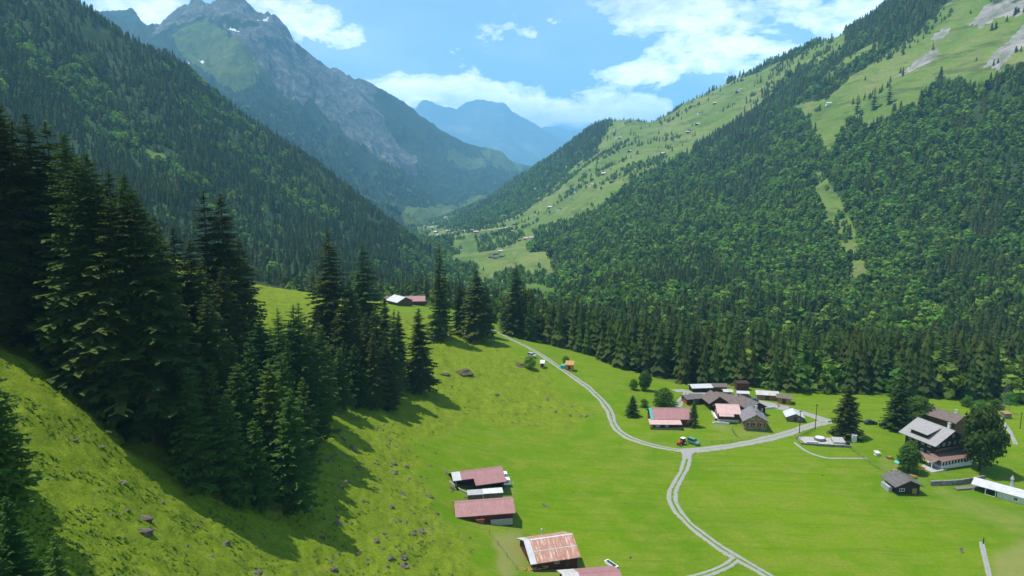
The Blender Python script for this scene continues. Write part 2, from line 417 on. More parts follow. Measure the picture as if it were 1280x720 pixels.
R_PAST = [
 [(562, 330), (560, 300), (600, 288), (635, 272), (655, 252), (690, 232), (712, 212), (742, 192), (756, 164), (768, 136), (790, 128), (812, 132), (850, 124), (880, 112), (960, 84), (1010, 62), (1055, 36), (1062, 58), (1030, 78), (1000, 88), (960, 112), (930, 142), (904, 162), (868, 185), (832, 206), (797, 225), (770, 244), (747, 260), (714, 274), (692, 292), (668, 306), (655, 318), (700, 328), (690, 352), (712, 372), (700, 392), (660, 385), (650, 400), (600, 372), (592, 340)],
 [(984, 140), (1000, 150), (1018, 162), (1026, 196), (1042, 186), (1050, 168), (1066, 156), (1080, 164), (1106, 148), (1142, 136), (1166, 112), (1168, 84), (1150, 82), (1100, 92), (1060, 108), (1040, 128), (1010, 132)],
 [(1060, 108), (1095, 84), (1130, 52), (1158, 24), (1200, -10), (1232, -10), (1240, 20), (1290, 12), (1300, 92), (1270, 96), (1240, 104), (1222, 118), (1200, 108), (1168, 96), (1150, 90), (1100, 96)],
 [(1030, 98), (1056, 78), (1082, 66), (1104, 52), (1090, 70), (1060, 90), (1032, 106)],
 [(1014, 212), (1030, 216), (1046, 248), (1064, 282), (1084, 312), (1092, 362), (1066, 366), (1052, 326), (1034, 292), (1018, 252)],
 [(505, 276), (548, 264), (585, 276), (600, 292), (575, 302), (520, 298)], [(500, 330), (548, 340), (560, 372), (510, 372)],
 [(640, 392), (672, 356), (700, 352), (716, 372), (690, 392)]]
R_ROCK = [
 [(1226, 92), (1240, 72), (1262, 44), (1300, 8), (1300, 40), (1276, 62), (1256, 78), (1244, 92)],
 [(1205, 30), (1232, 6), (1260, -20), (1290, -20), (1290, 14), (1250, 24), (1222, 36)],
 [(1100, 104), (1122, 88), (1150, 68), (1170, 54), (1172, 60), (1150, 78), (1124, 96)],
 [(1160, 46), (1176, 30), (1190, 34), (1172, 52)]]
R_BROAD = None
P_PAST = [
 [(215, 60), (235, 42), (262, 30), (280, 52), (300, 66), (330, 84), (350, 100), (330, 118), (290, 112), (262, 100), (240, 84)],
 [(255, 70), (300, 84), (318, 100), (322, 112), (290, 106), (256, 92)],
 [(615, 190), (645, 200), (655, 212), (640, 222), (612, 210), (600, 198)], [(560, 190), (600, 205), (610, 215), (585, 212), (560, 200)],
 [(505, 262), (560, 258), (640, 246), (560, 290), (505, 292)]]
P_ROCK = [
 [(192, 20), (240, -10), (300, -10), (345, 20), (372, 56), (352, 66), (318, 44), (280, 34), (250, 30), (215, 44), (192, 60)],
 [(280, 40), (330, 50), (372, 76), (410, 100), (450, 128), (480, 158), (500, 190), (530, 214), (520, 224), (490, 206), (460, 180), (430, 160), (400, 140), (360, 120), (330, 96), (300, 70)],
 [(380, 66), (430, 98), (470, 120), (470, 135), (430, 118), (390, 92)], [(420, 150), (450, 165), (500, 210), (510, 228), (480, 214), (440, 182)]]
P_SNOW = [[(287, 39), (294, 42), (297, 46), (292, 46)], [(323, 34), (336, 37), (334, 40), (324, 38)], [(246, 76), (252, 74), (253, 78), (248, 79)], [(232, 80), (236, 84), (234, 88)]]
L_PAST = [[(180, 188), (200, 195), (222, 214), (214, 222), (192, 206)], [(60, 70), (68, 84), (72, 100), (64, 92)], [(162, 48), (178, 52), (184, 56), (166, 54)]]
MS, MP, MF = mat_slope(), mat_peak(), mat_far()
polys = lambda p, r, s: {'pasture': p, 'rock': r, 'snow': s}
right = Sheet('right_hillside', RIGHT, 0, 300, np.concatenate([np.linspace(360, 560, 40)[:-1], np.linspace(560, 1300, 420)[:-1], np.linspace(1300, 1800, 60)]), (22, 330, False), MS, polys(R_PAST, R_ROCK, []), gully=(7, 90))
left = Sheet('left_hillside', LEFT, 0, 220, np.concatenate([np.linspace(-700, 0, 80)[:-1], np.linspace(0, 640, 300)]), (24, 260, False), MS, polys(L_PAST, [], []), gully=(16, 80))
peak = Sheet('rocky_mountain', PEAK, 0, 340, np.concatenate([np.linspace(-300, 130, 60)[:-1], np.linspace(130, 700, 620)[:-1], np.linspace(700, 800, 20)]), (94, 525, True), MP, polys(P_PAST, P_ROCK, P_SNOW), gully=(68, 45), material_noise=.6)
farm = Sheet('far_mountain', FARM, 0, 90, np.linspace(430, 950, 300), (150, 2200, True), MF, {}, gully=(120, 40))
farm2 = Sheet('distant_range', FARM2, 0, 40, np.linspace(560, 1000, 160), (340, 3000, True), MF, {}, gully=(100, 30))
for s in (right, left, peak, farm, farm2): s.build()

# near ground: thin plate spline through spot heights
SPOT = [(0, 720, 62), (200, 720, 80), (400, 720, 112), (640, 720, 138), (900, 720, 143), (1280, 720, 146),
 (0, 600, 80), (100, 600, 92), (250, 600, 120), (400, 600, 145), (550, 600, 178), (700, 600, 190), (900, 600, 195), (1280, 600, 200),
 (60, 500, 105), (180, 500, 130), (400, 500, 195), (550, 500, 240), (700, 500, 262), (850, 500, 268), (1000, 500, 272), (1280, 500, 278),
 (20, 440, 118), (200, 440, 178), (450, 440, 260), (600, 440, 300), (700, 440, 325),
 (500, 379, 480), (545, 384, 470), (340, 372, 330), (385, 368, 345), (430, 382, 400), (615, 412, 372), (662, 428, 350), (760, 466, 300), (830, 486, 287)]
ctrl = [tuple(px_point(*s)) for s in SPOT]
ctrl += [(x, y, z+CZ) for x, y, z in [(-150, 100, 12), (-150, 0, 8), (-80, 0, -25), (-40, 0, -55), (0, 0, -76), (60, 0, -90), (150, 0, -92), (300, 0, -90), (-40, -60, -55), (60, -60, -88), (-250, 150, 55), (-230, 300, 0), (-200, 430, -60), (-350, 450, -95), (100, 292, -92.5), (180, 285, -92.5), (240, 272, -92.5), (-330, 300, 20),
 (-60, 600, -125), (-20, 720, -160), (60, 600, -150), (30, 500, -118), (-180, 620, -125), (80, 420, -118), (120, 520, -160), (-250, 900, -180), (100, 900, -210), (400, 900, -230),
 (60, 365, -98), (120, 325, -98), (180, 322, -99), (260, 312, -99), (320, 290, -98), (170, 430, -128), (260, 430, -130), (330, 420, -128), (200, 520, -160), (330, 520, -165), (450, 400, -130), (400, 300, -98), (420, 200, -95), (500, 0, -95), (-300, 750, -170), (600, 500, -190)]]
C = np.array(ctrl)
def tpsK(r2): return np.where(r2 > 0, r2*np.log(np.maximum(r2, 1e-9))*.5, 0)
n = len(C); r2 = ((C[:, None, :2]-C[None, :, :2])**2).sum(-1)/1e4
A = np.zeros((n+3, n+3)); A[:n, :n] = tpsK(r2)+np.eye(n)*.004; A[:n, n] = 1; A[:n, n+1:] = C[:, :2]/100; A[n:, :n] = A[:n, n:].T
W = np.linalg.solve(A, np.concatenate([C[:, 2], [0, 0, 0]]))
def gz0(x, y):
    sh = np.shape(x); x = np.ravel(x)/100; y = np.ravel(y)/100; out = np.zeros(x.shape)
    for i in range(0, len(x), 50000):
        xx, yy = x[i:i+50000], y[i:i+50000]
        r2 = (xx[:, None]-C[None, :, 0]/100)**2+(yy[:, None]-C[None, :, 1]/100)**2
        out[i:i+50000] = tpsK(r2)@W[:n]+W[n]+W[n+1]*xx+W[n+2]*yy
    return out.reshape(sh)
ang = np.concatenate([np.linspace(-110, -44, 70)[:-1], np.linspace(-44, 44, 640)[:-1], np.linspace(44, 110, 70)])
rad = np.exp(np.linspace(math.log(14), math.log(930), 560))
RR, AA = np.meshgrid(rad, np.radians(ang), indexing='ij')
GX, GY = RR*np.sin(AA), RR*np.cos(AA)
GZ = gz0(GX, GY)
gf = GY*cp-(GZ-CZ)*sp; gf = np.where(gf < 5, 5, gf)
gpx = 640+F*GX/gf; gpy = 360-F*(GY*sp+(GZ-CZ)*cp)/gf
jx = gpx+fbm(GX/14, GY/14, 4, 31)*26; jy = gpy+fbm(GX/14+9, GY/14, 4, 32)*16
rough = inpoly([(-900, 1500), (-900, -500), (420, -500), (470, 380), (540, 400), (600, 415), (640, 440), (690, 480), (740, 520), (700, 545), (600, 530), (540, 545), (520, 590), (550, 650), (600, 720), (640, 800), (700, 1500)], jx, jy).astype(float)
kx, ky = gpx+fbm(GX/3, GY/3, 4, 34)*9, gpy+fbm(GX/3+9, GY/3, 4, 35)*7
dry = np.maximum(inpoly([(612, 668), (650, 664), (660, 700), (640, 730), (700, 760), (640, 760)], kx, ky), inpoly([(1236, 684), (1300, 676), (1300, 760), (1236, 760)], jx, jy)).astype(float)
for pl_ in ([(652, 702), (725, 698), (740, 714), (664, 722)], [(566, 606), (640, 604), (646, 618), (600, 622)], [(592, 648), (646, 648), (650, 660), (600, 660)], [(884, 528), (962, 544), (962, 552), (900, 541)], [(812, 530), (868, 530), (866, 538), (816, 537)], [(1100, 572), (1150, 592), (1160, 606), (1104, 590)]):
    dry = np.maximum(dry, inpoly(pl_, kx, ky)*.6)
dry = np.maximum(dry, inpoly([(1180, 612), (1300, 640), (1300, 690), (1200, 640)], jx, jy)*.35)
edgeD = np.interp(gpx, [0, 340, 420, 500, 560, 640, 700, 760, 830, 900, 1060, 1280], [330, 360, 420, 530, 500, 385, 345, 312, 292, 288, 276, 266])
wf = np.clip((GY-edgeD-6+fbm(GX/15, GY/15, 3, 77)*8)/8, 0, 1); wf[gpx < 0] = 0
for a_, b_ in ((rough, 1), (dry, 1)):
    for _ in range(3):
        a_[1:-1, 1:-1] = (a_[:-2, 1:-1]+a_[2:, 1:-1]+a_[1:-1, :-2]+a_[1:-1, 2:]+a_[1:-1, 1:-1])/5
GZ = GZ+fbm(GX/40, GY/40, 3, 40)*.9+rough*(fbm(GX/6, GY/6, 4, 41)*.9+fbm(GX/1.9, GY/2.6, 2, 43)*.35)+fbm(GX/9, GY/9, 3, 42)*.12
GZ = GZ-np.clip((RR-880)/50, 0, 1)*60
nu = len(ang); ii, jj = np.meshgrid(np.arange(len(rad)-1), np.arange(nu-1), indexing='ij'); a_ = ii*nu+jj
gfaces = np.stack([a_, a_+1, a_+1+nu, a_+nu], -1).reshape(-1, 4)[:, ::-1]
gverts = np.stack([GX, GY, GZ], -1).reshape(-1, 3)
me = new_mesh('meadow_ground', gverts, gfaces)
for nm, m in (('rough', rough), ('dry', dry), ('woodfloor', wf)):
    at = me.attributes.new(nm, 'FLOAT', 'POINT'); at.data.foreach_set('value', m.astype(np.float32).ravel())
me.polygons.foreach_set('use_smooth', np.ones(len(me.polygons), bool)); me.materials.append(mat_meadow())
o = link(bpy.data.objects.new('meadow_ground', me)); o['kind'] = 'structure'
gbvh = BVHTree.FromPolygons(gverts.tolist(), gfaces.tolist())
BV = {'near': gbvh, 'right': right.bvh, 'left': left.bvh, 'peak': peak.bvh}
CAM = Vector((0, 0, CZ))
def hit(px, py, which=('near', 'right', 'left', 'peak')):
    d = px_dir(px, py).normalized(); best = None
    for w in which:
        h = BV[w].ray_cast(CAM, d)
        if h[0] is not None and (best is None or h[3] < best[3]): best = h
    return best[0] if best else None
def gz(x, y, which=('near', 'right', 'left')):
    best = None
    for w in which:
        h = BV[w].ray_cast(Vector((x, y, 3000)), Vector((0, 0, -1)))
        if h[0] is not None and (best is None or h[0].z > best): best = h[0].z
    return best if best is not None else 0
def ground(x, y):
    h = gbvh.ray_cast(Vector((x, y, 3000)), Vector((0, 0, -1)))
    return h[0].z if h[0] is not None else 0
def visible(p):
    d = Vector(p)-CAM; L = d.length; d.normalize()
    for w in ('near', 'right', 'left'):
        h = BV[w].ray_cast(CAM, d, L-1)
        if h[0] is not None: return False
    return True
# ---------------------------------------------------------------- trees
class MB:
    """collects quads and triangles, one mesh at the end"""
    def __init__(s): s.v = []; s.f = []; s.m = []
    def add(s, pts, mi=0):
        i = len(s.v); s.v += [tuple(p) for p in pts]; s.f.append(tuple(range(i, i+len(pts)))); s.m.append(mi)
    def box(s, x0, x1, y0, y1, z0, z1, mi=0):
        p = [(x0, y0, z0), (x1, y0, z0), (x1, y1, z0), (x0, y1, z0), (x0, y0, z1), (x1, y0, z1), (x1, y1, z1), (x0, y1, z1)]
        i = len(s.v); s.v += p
        for f in ((0, 3, 2, 1), (4, 5, 6, 7), (0, 1, 5, 4), (1, 2, 6, 5), (2, 3, 7, 6), (3, 0, 4, 7)):
            s.f.append(tuple(i+k for k in f)); s.m.append(mi)
        return s
    def tube(s, p0, p1, r0, r1, n=6, mi=0, cap=True):
        p0 = Vector(p0); p1 = Vector(p1); d = (p1-p0).normalized()
        a = d.orthogonal().normalized(); b = d.cross(a); i = len(s.v)
        for p, r in ((p0, r0), (p1, r1)):
            for k in range(n):
                t = 2*math.pi*k/n; s.v.append(tuple(p+a*math.cos(t)*r+b*math.sin(t)*r))
        for k in range(n):
            s.f.append((i+k, i+(k+1) % n, i+n+(k+1) % n, i+n+k)); s.m.append(mi)
        if cap:
            s.f.append(tuple(i+k for k in range(n))[::-1]); s.m.append(mi); s.f.append(tuple(i+n+k for k in range(n))); s.m.append(mi)
        return s
    def prism(s, prof, y0, y1, mi=0):
        """profile in x,z swept along y"""
        i = len(s.v); n = len(prof)
        for y in (y0, y1):
            for x, z in prof: s.v.append((x, y, z))
        for k in range(n):
            s.f.append((i+k, i+(k+1) % n, i+n+(k+1) % n, i+n+k)); s.m.append(mi)
        s.f.append(tuple(i+k for k in range(n))[::-1]); s.m.append(mi); s.f.append(tuple(i+n+k for k in range(n))); s.m.append(mi)
        return s
    def mesh(s, name, mats, smooth=False):
        me = bpy.data.meshes.new(name); me.from_pydata(s.v, [], s.f)
        for m in mats: me.materials.append(MATS[m])
        me.polygons.foreach_set('material_index', s.m)
        if smooth: me.polygons.foreach_set('use_smooth', [True]*len(s.f))
        me.update(); return me
    def build(s, name, mat, parent=None, smooth=False, loc=None):
        o = link(bpy.data.objects.new(name, s.mesh(name, mat if isinstance(mat, (list, tuple)) else [mat], smooth)))
        if parent is not None: o.parent = parent
        if loc is not None: o.location = loc
        return o

def conifer(seed, H=1.0, rad=.15, whorls=44, per=6, seg=5, sub=True, low=.04, droop=.35, spiky=.25, mb=None, mi=0):
    """boughs of a spruce of height 1; every bough a drooping frond with side sprays"""
    r = random.Random(seed); mb = mb or MB()
    for w in range(whorls):
        t = (w+r.random()*.7)/whorls
        z = low+(1-low)*t**.84
        if z > .995: continue
        prof = (1-z)**.56*(.35+.65*min(1, (z-low)/.10+.45))
        L0 = rad*prof*1.02+.008*(1-z)+.004
        k = max(4, int(per*(1.0-.25*t)))
        off = r.random()*6.28
        for b in range(k):
            if r.random() < .07: continue
            zb = z; z = min(.992, max(low, zb+r.uniform(-.5, .5)/whorls))
            th = off+6.283*b/k+r.uniform(-.35, .35)
            L = L0*r.uniform(1-spiky*1.7, 1+spiky)
            dr = droop*(1-t*.9)*r.uniform(.6, 1.3)
            ca, sa = math.cos(th), math.sin(th)
            pts = []
            for i in range(seg+1):
                u = i/seg; rr = L*u
                pts.append(Vector((ca*rr, sa*rr, z+(.10*L*u)-dr*L*u**1.3+.34*L*max(0, u-.55)**1.5*dr*2)))
            side = Vector((-sa, ca, 0))
            wd = L*(.30 if sub else .42)
            for i in range(seg):
                u0, u1 = i/seg, (i+1)/seg
                if sub:
                    w0 = L*.14*(1-u0*.5); w1 = L*.14*(1-u1*.5)
                    mb.add([pts[i]-side*w0, pts[i+1]-side*w1, pts[i+1]+side*w1, pts[i]+side*w0], mi)
                    if i >= 1 or L < .04:
                        for sg in (-1, 1):
                            q = pts[i].lerp(pts[i+1], r.random())
                            ln = wd*(1.15-u0*.75)*r.uniform(.6, 1.2)
                            tip = q+side*sg*ln+Vector((ca, sa, 0))*ln*.55-Vector((0, 0, ln*r.uniform(.15, .55)))
                            base = Vector((ca, sa, 0))*L*.10
                            mb.add([q-base, q+base, tip+base*.25-Vector((0, 0, ln*.1)), tip-base*.3], mi)
                            if r.random() < .85:
                                mb.add([q-base*.8, q+base*.9, q+side*sg*ln*.3-Vector((0, 0, ln*r.uniform(.4, .75)))], mi)
                else:
                    w0 = wd*(1-u0)*.6+.1*wd; w1 = wd*(1-u1)*.6
                    mb.add([pts[i]-side*w0-Vector((0, 0, w0*.6)), pts[i+1]-side*w1-Vector((0, 0, w1*.6)), pts[i+1]], mi)
                    mb.add([pts[i]-side*w0-Vector((0, 0, w0*.6)), pts[i+1], pts[i]], mi)
                    mb.add([pts[i]+side*w0-Vector((0, 0, w0*.6)), pts[i], pts[i+1]], mi)
                    mb.add([pts[i]+side*w0-Vector((0, 0, w0*.6)), pts[i+1], pts[i+1]+side*w1-Vector((0, 0, w1*.6))], mi)
    # leader
    for k in range(3):
        a = k*2.1; mb.add([(0, 0, 1.015), (math.cos(a)*.006, math.sin(a)*.006, .95), (math.cos(a+2.1)*.006, math.sin(a+2.1)*.006, .95)], mi)
    return mb
def conifer_trunk(mb=None, mi=0, r0=.014):
    mb = mb or MB(); mb.tube((0, 0, -.04), (0, 0, .45), r0, r0*.6, 8, mi); mb.tube((0, 0, .45), (0, 0, .97), r0*.6, .001, 6, mi); return mb
def conifer_far(seed, rad=.17, tiers=7, n=7, mb=None, mi=0):
    r = random.Random(seed); mb = mb or MB()
    for t in range(tiers):
        z1 = .03+.94*(t+1.5)/tiers; z0 = .03+.94*(t-.15)/tiers
        R0 = rad*(1-(z0))**.8+.012; off = r.random()*6
        apex = Vector((0, 0, min(1.0, z1)))
        for b in range(n):
            th = off+6.283*b/n; L = R0*r.uniform(.7, 1.2); dt = 6.283/n*.62
            mb.add([apex, (math.cos(th-dt)*L*.72, math.sin(th-dt)*L*.72, z0+.035), (math.cos(th)*L, math.sin(th)*L, z0-r.random()*.03)], mi)
            mb.add([apex, (math.cos(th)*L, math.sin(th)*L, z0-r.random()*.03), (math.cos(th+dt)*L*.72, math.sin(th+dt)*L*.72, z0+.035)], mi)
    return mb
def broadleaf(seed, lobes=12, leaves=180, wid=.42, low=.16, leaf=.035, mb=None, mi=0, limbs=None, vz=.85):
    """crown of a broadleaf of height 1: leaf clumps on and inside uneven lobes"""
    r = random.Random(seed); mb = mb or MB(); L = []
    for i in range(lobes):
        u = (i+.5)/lobes; z = low+.10+(.80-low)*u
        rr = wid*math.sin(math.pi*min(.97, .25+.72*u))**.8*r.uniform(.45, .85)*(0 if i == lobes-1 else 1)
        th = i*2.4+r.uniform(-.5, .5); s = wid*r.uniform(.38, .56)*(1.05-.3*u)
        L.append((Vector((math.cos(th)*rr*.8, math.sin(th)*rr*.8, min(z, .97-s*.7))), s))
    for c, s in L:
        for k in range(leaves):
            d = Vector((r.gauss(0, 1), r.gauss(0, 1), r.gauss(0, 1)+.25)).normalized()
            q = c+Vector((d.x*s, d.y*s, d.z*s*vz))*(r.uniform(.75, 1.08) if r.random() < .8 else r.uniform(.3, .8))*(1+.18*math.sin(d.x*7+s*90)*math.sin(d.y*8+d.z*6))
            nn = (d+Vector((r.gauss(0, .45), r.gauss(0, .45), r.gauss(0, .45)+.2))).normalized()
            a = nn.orthogonal().normalized(); a.rotate(Quaternion(nn, r.random()*6)); b = nn.cross(a)
            sz = leaf*r.uniform(.6, 1.35)
            mb.add([q-a*sz-b*sz*.4, q+a*sz*.2-b*sz, q+a*sz*1.1+b*sz*.3, q-a*sz*.3+b*sz], mi)
    if limbs is not None:
        for c, s in L[::2]: limbs.tube((c.x*.06, c.y*.06, low*.9+.35*(c.z-low)*.5), tuple(c), .012, .003, 5, 0)
    return mb
def broad_trunk(low=.2):
    return MB().tube((0, 0, -.04), (0, 0, .12), .030, .021, 8).tube((0, 0, .12), (0, 0, .62), .021, .008, 7)

HI = []
for i in range(5):   # big spruces near the camera
    crown = conifer(100+i, rad=[.165, .15, .18, .14, .155][i], whorls=[72, 66, 74, 64, 70][i], per=8, seg=6, droop=[.5, .4, .6, .45, .55][i], low=[.05, .03, .08, .04, .06][i], spiky=.33)
    HI.append((crown.mesh('crown', ['spruce_needles']), conifer_trunk().mesh('trunk', ['bark'])))
YO = []
for i in range(3):   # young dense spruces, full to the ground
    crown = conifer(140+i, rad=[.19, .17, .205][i], whorls=44, per=8, seg=5, droop=.18, low=.015, spiky=.22)
    YO.append((crown.mesh('crown', ['young_needles']), conifer_trunk().mesh('trunk', ['bark'])))
MID = []
for i in range(4):
    mb = conifer(160+i, rad=[.15, .17, .135, .16][i], whorls=26, per=7, seg=3, sub=False, droop=.45, low=.06, spiky=.3, mi=0)
    conifer_trunk(mb, 1); MID.append(mb.mesh('spruce', ['spruce_needles', 'bark']))
MIDY = []
for i in range(2):
    mb = conifer(180+i, rad=.17, whorls=22, per=7, seg=3, sub=False, droop=.3, low=.04, spiky=.25)
    conifer_trunk(mb, 1); MIDY.append(mb.mesh('spruce', ['young_needles', 'bark']))
BH = []
for i, (w, lw, m) in enumerate([(.40, .14, 'dark_broad'), (.46, .10, 'broad_leaves'), (.36, .16, 'broad_leaves')]):
    lb = MB(); crown = broadleaf(200+i, 16, 420, w, lw, .021, limbs=lb)
    tr = broad_trunk(); k = len(tr.v); tr.v += lb.v; tr.f += [tuple(a+k for a in f) for f in lb.f]; tr.m += lb.m
    BH.append((crown.mesh('crown', [m]), tr.mesh('trunk', ['bark'])))
BM = []
for i in range(4):
    mb = broadleaf(220+i, 9, 60, [.40, .46, .36, .42][i], .06, .052)
    mb.tube((0, 0, -.05), (0, 0, .4), .03, .015, 5, 1); BM.append(mb.mesh('broadleaf_tree', [['broad_leaves', 'dark_broad'][i != 1], 'bark']))
SHR = []
for i in range(2):
    SHR.append(broadleaf(240+i, 9, 200, .60, -.08, .035).mesh('foliage', ['shrub_leaves']))

TREES_PLACED = []     # x, y, radius: keeps the scattered trees off the placed ones
def put_tree(proto, x, y, h, name, label, cat, group=None, rz=None, wid=1.0, z=None, lean=0):
    e = link(bpy.data.objects.new(name, None)); e.location = (x, y, (ground(x, y) if z is None else z)-.15)
    e.rotation_euler = (lean, 0, random.random()*6.28 if rz is None else rz); e.scale = (h*wid*random.uniform(.93, 1.08), h*wid*random.uniform(.93, 1.08), h); e.rotation_euler[0] += random.gauss(0, .012); e.rotation_euler[1] += random.gauss(0, .012)
    tag(e, label, cat, group)
    for nm, me in (('crown', proto[0]), ('trunk', proto[1])):
        c = link(bpy.data.objects.new(nm, me)); c.parent = e
    TREES_PLACED.append((x, y, h*.15*wid))
    return e
def tree_px(proto, px, pyb, pyt, *a, **k):
    """stands where the base pixel meets the ground; as high as the photo shows it"""
    p = hit(px, pyb, ('near',))
    if p is None: print('MISS', px, pyb); return
    d = px_dir(px, pyt); topz = CZ+d.z*(p.y/d.y)
    h = max(2.5, topz-p.z)
    return put_tree(proto, p.x, p.y, h, *a, **k)
# the spruces one can single out
S, Y, B = HI, YO, BH
def spr(i, px, pyb, pyt, label, group=None, wid=1.0): return tree_px(S[i], px, pyb, pyt, 'spruce_tree', label, 'spruce', group, wid=wid)
def yng(i, px, pyb, pyt, label, group=None, wid=1.0): return tree_px(Y[i], px, pyb, pyt, 'young_spruce', label, 'spruce', group, wid=wid)
G1 = 'tall spruces of the dark stand on the left slope'
G2 = 'young spruces in front of the dark stand'
G3 = 'spruces behind the meadow boulders'
G4 = 'spruces on the crest of the meadow'
spr(0, 62, 438, 158, 'tall spruce at the upper left with its bare trunk foot on sunlit grass', G1, 1.15)
spr(2, 12, 424, 112, 'tallest dark spruce at the very left edge of the photo', G1, 1.2)
spr(1, 34, 418, 130, 'dark spruce squeezed between the two leftmost tall spruces of the stand', G1)
spr(3, 92, 448, 150, 'tall spruce just right of the one with the bare trunk foot', G1, 1.1)
spr(4, 122, 496, 196, 'broad dark spruce at the outer edge of the stand above the upper grass slope', G1, 1.15)
spr(2, 160, 528, 248, 'wide drooping spruce in the middle of the front row of the dark stand', G1, 1.2)
spr(0, 192, 552, 236, 'tall pale tipped spruce in the front row left of the younger blue green spruces', G1, 1.2)
spr(1, 232, 500, 282, 'slim spruce with an open yellowish crown left of the twin spruces', G1, 1.0)
spr(3, 270, 478, 236, 'left one of the twin tall spruces that rise above the stand', G1, 1.0)
spr(2, 289, 480, 240, 'right one of the twin tall spruces that rise above the stand', G1, .95)
spr(4, 310, 474, 296, 'rounded spruce right of the twin spruces, at the edge of the bright knoll', G1, 1.25)
fill = [(78, 442, 185), (108, 470, 165), (138, 505, 205), (148, 510, 225), (176, 530, 220), (206, 540, 262), (215, 520, 290), (250, 500, 300), (262, 520, 330), (292, 510, 330), (180, 480, 215), (210, 470, 270), (140, 460, 190),
        (240, 530, 380), (160, 490, 210), (105, 430, 170), (60, 400, 140), (20, 390, 128), (45, 395, 150), (-30, 410, 100), (-20, 380, 110), (225, 560, 340), (270, 545, 370)]
for k, (a, b, c) in enumerate(fill):
    spr(k % 5, a, b, c, 'dark spruce packed inside the dense stand on the left slope, hidden but for its boughs', G1+', inner ones', 1.05)
yng(0, 247, 612, 458, 'leftmost blue green young spruce at the lower corner of the stand', G2, .95)
yng(1, 292, 628, 486, 'young spruce with bright lit boughs, second from the lower left corner of the stand', G2, 1.05)
yng(2, 326, 634, 522, 'shorter young spruce standing tight between two taller ones at the foot of the stand', G2, 1.0)
yng(0, 368, 636, 484, 'dark young spruce at the lower right tip of the stand casting a long toothed shadow', G2, .95)
yng(1, 272, 596, 452, 'thin topped young spruce behind the leftmost young one', G2, .9)
yng(2, 345, 600, 450, 'tall young spruce rising behind the front row near its right tip', G2, 1.0)
yng(1, 386, 590, 470, 'young spruce on the right flank of the stand above the toothed shadow', G2, .95)
for k, (a, b, c) in enumerate([(300, 560, 418), (322, 560, 420), (280, 560, 430), (334, 540, 392), (356, 560, 396), (372, 556, 380), (392, 552, 398), (352, 500, 384), (330, 500, 400), (312, 520, 428), (378, 520, 378), (402, 526, 400), (360, 590, 440), (262, 575, 440), (306, 590, 450), (398, 500, 420), (340, 470, 408), (366, 470, 400), (385, 480, 396), (412, 510, 428), (426, 512, 432)]):
    yng(k % 3, a, b, c, 'young green spruce crowded in the middle of the stand, only its top lit', G2+', middle ones', .95)
spr(0, 416, 470, 288, 'tall open spruce right of the bright green knoll, higher than its neighbours', G3, 1.05)
spr(1, 458, 452, 303, 'square topped spruce beside the far farmstead, second tallest of its clump', G3, 1.2)
yng(0, 474, 500, 378, 'narrow bright green spruce in front of the square topped one', G3, .9)
spr(3, 492, 498, 386, 'dark spruce just left of the broad free standing one on the meadow edge', G3, 1.0)
spr(4, 526, 490, 384, 'broad spruce at the meadow edge that throws a wide shadow down the grass', G3, 1.25)
yng(2, 446, 508, 428, 'small spruce at the foot of the clump above the path stub', G3)
yng(1, 432, 500, 425, 'bushy small spruce left of the one above the path stub', G3)
for k, (a, b, c) in enumerate([(440, 480, 350), (460, 500, 390), (482, 480, 372), (450, 470, 380), (500, 470, 388), (470, 510, 415), (486, 512, 420), (430, 490, 372), (402, 470, 372)]):
    spr(k % 5, a, b, c, 'dark spruce inside the clump between the green knoll and the broad spruce', G3+', inner ones', 1.0)
spr(1, 551, 424, 304, 'tallest slim spruce on the crest with a paler bush of boughs at its foot', G4, .85)
yng(1, 549, 420, 362, 'light green bushy spruce against the foot of the tallest crest spruce', G4, 1.1)
spr(3, 575, 418, 346, 'left spruce of the dark group of three on the crest', G4, 1.1)
spr(2, 596, 424, 336, 'tallest spruce of the dark group of three on the crest', G4, 1.25)
spr(0, 608, 420, 352, 'right spruce of the dark group of three on the crest', G4, 1.1)
spr(4, 643, 420, 332, 'ragged tall spruce where the gravel road leaves over the crest', G4, 1.15)
spr(1, 655, 420, 352, 'dark spruce leaning on the ragged one by the end of the road', G4, 1.2)
spr(0, 630, 412, 368, 'small dark spruce left of the ragged one on the crest', G4)
yng(0, 663, 426, 372, 'lower spruce at the right foot of the ragged one by the road', G4)
# left edge
yng(1, 6, 640, 425, 'large spruce cut by the left edge of the photo above a black shadow', None, 1.1)
yng(0, -34, 640, 400, 'spruce mostly outside the left edge of the photo, only right boughs in view')
yng(2, -20, 600, 415, 'spruce half hidden behind the large one at the left edge')
yng(0, 22, 742, 618, 'pointed young spruce in the bottom left corner of the photo')
yng(1, 76, 778, 668, 'small young spruce right of the pointed one in the bottom left corner')
yng(2, -8, 770, 640, 'young spruce cut by the bottom left corner of the photo')
